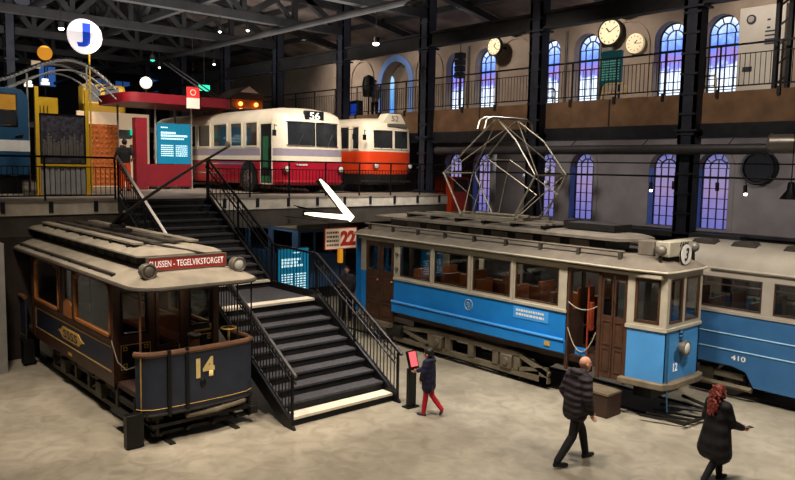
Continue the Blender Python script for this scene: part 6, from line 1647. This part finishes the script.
person('visitor in black T-shirt and orange trousers at the stair head, seen from behind', (-25.2, 9.62, DZ), math.radians(150), 1.76, pd, dict(legs='orangecloth', shoes='shoe', torso='tshirt', arms='tshirt', fore='skin', skin='skin'), deck_garb)
# figure on the gallery before the blue arch and visitor under the deck
pg = dict(pd); pg.update(elbL=(0.02, 0.25, 1.17), wriL=(0.1, 0.23, 0.95), elbR=(0.02, -0.25, 1.17), wriR=(0.22, -0.2, 1.15), thumbL=(1, 0, 0.1), thumbR=(0, 0.3, 1))
def plain_garb(jm, hair):
    def f(t, body, J, s, P_, hs):
        mb = MB(); mb.sphere(P_(-0.025, 0, 0.045), 0.108*hs, 0.093*hs, 0.095*hs, 12, 9); remeshed(mb, 'short_hair', 0.013, 1, [hair], None, t)
        if jm: jacket(jm, 0.84, 0.95, hood=False, voxel=0.02, nm='coat')(t, body, J, s, P_, hs)
    return f
person('figure in pale coat standing on the gallery before the blue arch', (-26.4, 21.6, 7.04), math.radians(-60), 1.75, pg, dict(legs='black_cloth', shoes='shoe', torso='whitecloth', arms='whitecloth', fore='whitecloth', skin='skin'), plain_garb('whitecloth', 'darkhair'))
person('visitor in dark grey coat behind the stair railing under the deck', (-18.35, 13.98, 0), math.radians(-45), 1.74, pg, dict(legs='black_cloth', shoes='shoe', torso='greycloth', arms='greycloth', fore='greycloth', skin='skin'), plain_garb('greycloth', 'darkhair'))

# ------------------------------------------------------------------ light
def lamp(kind, name, loc, energy, rgb, size=0.3, target=None, spot=90, blend=0.6):
    l = bpy.data.lights.new(name, kind); l.energy = energy*GAIN; l.color = tuple(v for v in lin(rgb))
    if kind == 'SPOT': l.spot_size = math.radians(spot); l.spot_blend = blend; l.shadow_soft_size = size
    elif kind == 'AREA': l.size = size
    else: l.shadow_soft_size = size
    o = bpy.data.objects.new(name, l); C.objects.link(o); o.location = loc
    if target is not None:
        o.rotation_euler = (Vector(target)-Vector(loc)).to_track_quat('-Z', 'Y').to_euler()
    return o
GAIN = 1.62
WARM = (255, 238, 220); NEU = (255, 247, 238); COOL = (236, 240, 255)
# spots over the floor
lamp('SPOT', 'floor_spot', (-7.5, 8.0, 10.3), 1500, WARM, 0.35, (-7.5, 9.0, 0), 80)
lamp('SPOT', 'floor_spot', (-10.5, 3.0, 10.3), 1500, WARM, 0.35, (-11.0, 3.8, 0), 75)
lamp('SPOT', 'floor_spot', (-3.0, 10.5, 10.3), 1100, WARM, 0.35, (-4.0, 12.0, 0), 75)
lamp('SPOT', 'tram_spot', (-11.0, 8.5, 10.3), 1500, NEU, 0.4, (-12.0, 13.0, 1.5), 60)
lamp('SPOT', 'tram_spot', (-6.0, 9.0, 10.3), 1500, NEU, 0.4, (-7.5, 13.5, 1.8), 50)
lamp('SPOT', 'tram_spot', (-3.0, 9.5, 10.3), 1300, NEU, 0.4, (-5.0, 16.0, 1.8), 55)
lamp('SPOT', 'old_tram_spot', (-13.5, 2.5, 10.3), 1400, WARM, 0.4, (-15.5, 5.5, 2.5), 60)
lamp('SPOT', 'old_tram_spot', (-7.5, 5.0, 10.0), 900, WARM, 0.4, (-12.2, 5.7, 1.5), 40)
lamp('SPOT', 'stair_spot', (-11.5, 9.5, 10.3), 1000, WARM, 0.4, (-14.0, 8.6, 1.5), 60)
lamp('SPOT', 'roof_spot', (-14.0, 17.5, 10.3), 900, NEU, 0.4, (-12.0, 14.0, 3.4), 70)
# deck
lamp('SPOT', 'bus_spot', (-16.5, 12.5, 10.3), 1250, NEU, 0.4, (-22.0, 15.5, 5.5), 60)
lamp('SPOT', 'bus_spot', (-21.0, 9.0, 10.3), 900, NEU, 0.4, (-25.0, 13.5, 5.2), 60)
lamp('SPOT', 'deck_spot', (-19.5, 6.5, 10.3), 550, NEU, 0.4, (-24.5, 7.0, 5.0), 75)
lamp('SPOT', 'deck_spot', (-22.5, 9.5, 10.3), 800, WARM, 0.4, (-28.5, 11.0, 5.2), 60)
lamp('SPOT', 'rear_spot', (-30.0, 11.0, 10.3), 500, WARM, 0.4, (-34.0, 12.0, 7.0), 80)
lamp('SPOT', 'deck_edge_spot', (-12.0, 13.5, 10.3), 1000, NEU, 0.4, (-19.8, 13.8, 3.6), 60)
lamp('SPOT', 'board_spot', (-24.5, 8.6, 8.8), 260, WARM, 0.2, (-29.3, 10.6, 5.4), 60)
lamp('SPOT', 'bus_front_spot', (-14.5, 15.5, 10.3), 900, NEU, 0.4, (-21.4, 16.6, 5.4), 50)
for x, y, z, e in ((-16.0, 5.9, 2.55, 9), (-12.9, 5.9, 2.6, 3), (-13.6, 13.9, 2.8, 16), (-10.6, 13.9, 2.8, 16), (-7.6, 13.8, 2.8, 6), (-7.0, 16.8, 2.75, 20), (-3.5, 16.8, 2.75, 20)):
    lamp('POINT', 'saloon_fill', (x, y, z), e, WARM, 0.08)  # added fill to brighten the tram interiors, no fitting there
# under deck
lamp('POINT', 'under_deck_lamp', (-22.5, 13.3, 3.1), 25, WARM, 0.15)
lamp('POINT', 'under_deck_lamp', (-24.5, 5.0, 3.0), 30, WARM, 0.15)
# gallery wall
for x, e in ((-10.5, 380), (-15.8, 480), (-21.2, 380), (-26.5, 300), (-32.5, 520)):
    lamp('SPOT', 'gallery_spot', (x, 21.3, 11.2), e, WARM, 0.2, (x, 24.9, 8.8), 100, 0.9)
for x in (-8.5, -13.0, -18.0): lamp('SPOT', 'under_gallery_spot', (x, 20.8, 5.6), 170, COOL, 0.2, (x, 24.9, 3.6), 110, 0.9)
for x in (-9, -15, -21, -27): lamp('SPOT', 'gallery_front_spot', (x, 14.5, 10.4), 420, WARM, 0.3, (x-1, 20, 6.8), 75, 0.9)
lamp('AREA', 'roof_fill', (-24, 8, 9.2), 1900, NEU, 20, (-26, 8, 20))
w = bpy.data.worlds.new('World'); sc.world = w; w.use_nodes = True
bg = w.node_tree.nodes['Background']; bg.inputs['Color'].default_value = (0.11, 0.12, 0.15, 1); bg.inputs['Strength'].default_value = 0.3

# ------------------------------------------------------------------ camera
YAW, PIT, ROL = [math.radians(a) for a in (41.234, 5.736, 1.036)]
f = Vector((-math.cos(YAW)*math.cos(PIT), math.sin(YAW)*math.cos(PIT), -math.sin(PIT)))
r = Vector((math.sin(YAW), math.cos(YAW), 0)); u = r.cross(f)
c_, s_ = math.cos(ROL), math.sin(ROL)
r, u = r*c_+u*s_, u*c_-r*s_
cam = bpy.data.cameras.new('Camera'); co = bpy.data.objects.new('Camera', cam); C.objects.link(co)
cam.sensor_width = 36.0; cam.lens = 735.67/795*36.0; cam.clip_end = 200; cam.clip_start = 0.05
Mx = Matrix((r, u, -f)).transposed().to_4x4(); Mx.translation = (0, 0, 4.9); co.matrix_world = Mx
sc.camera = co
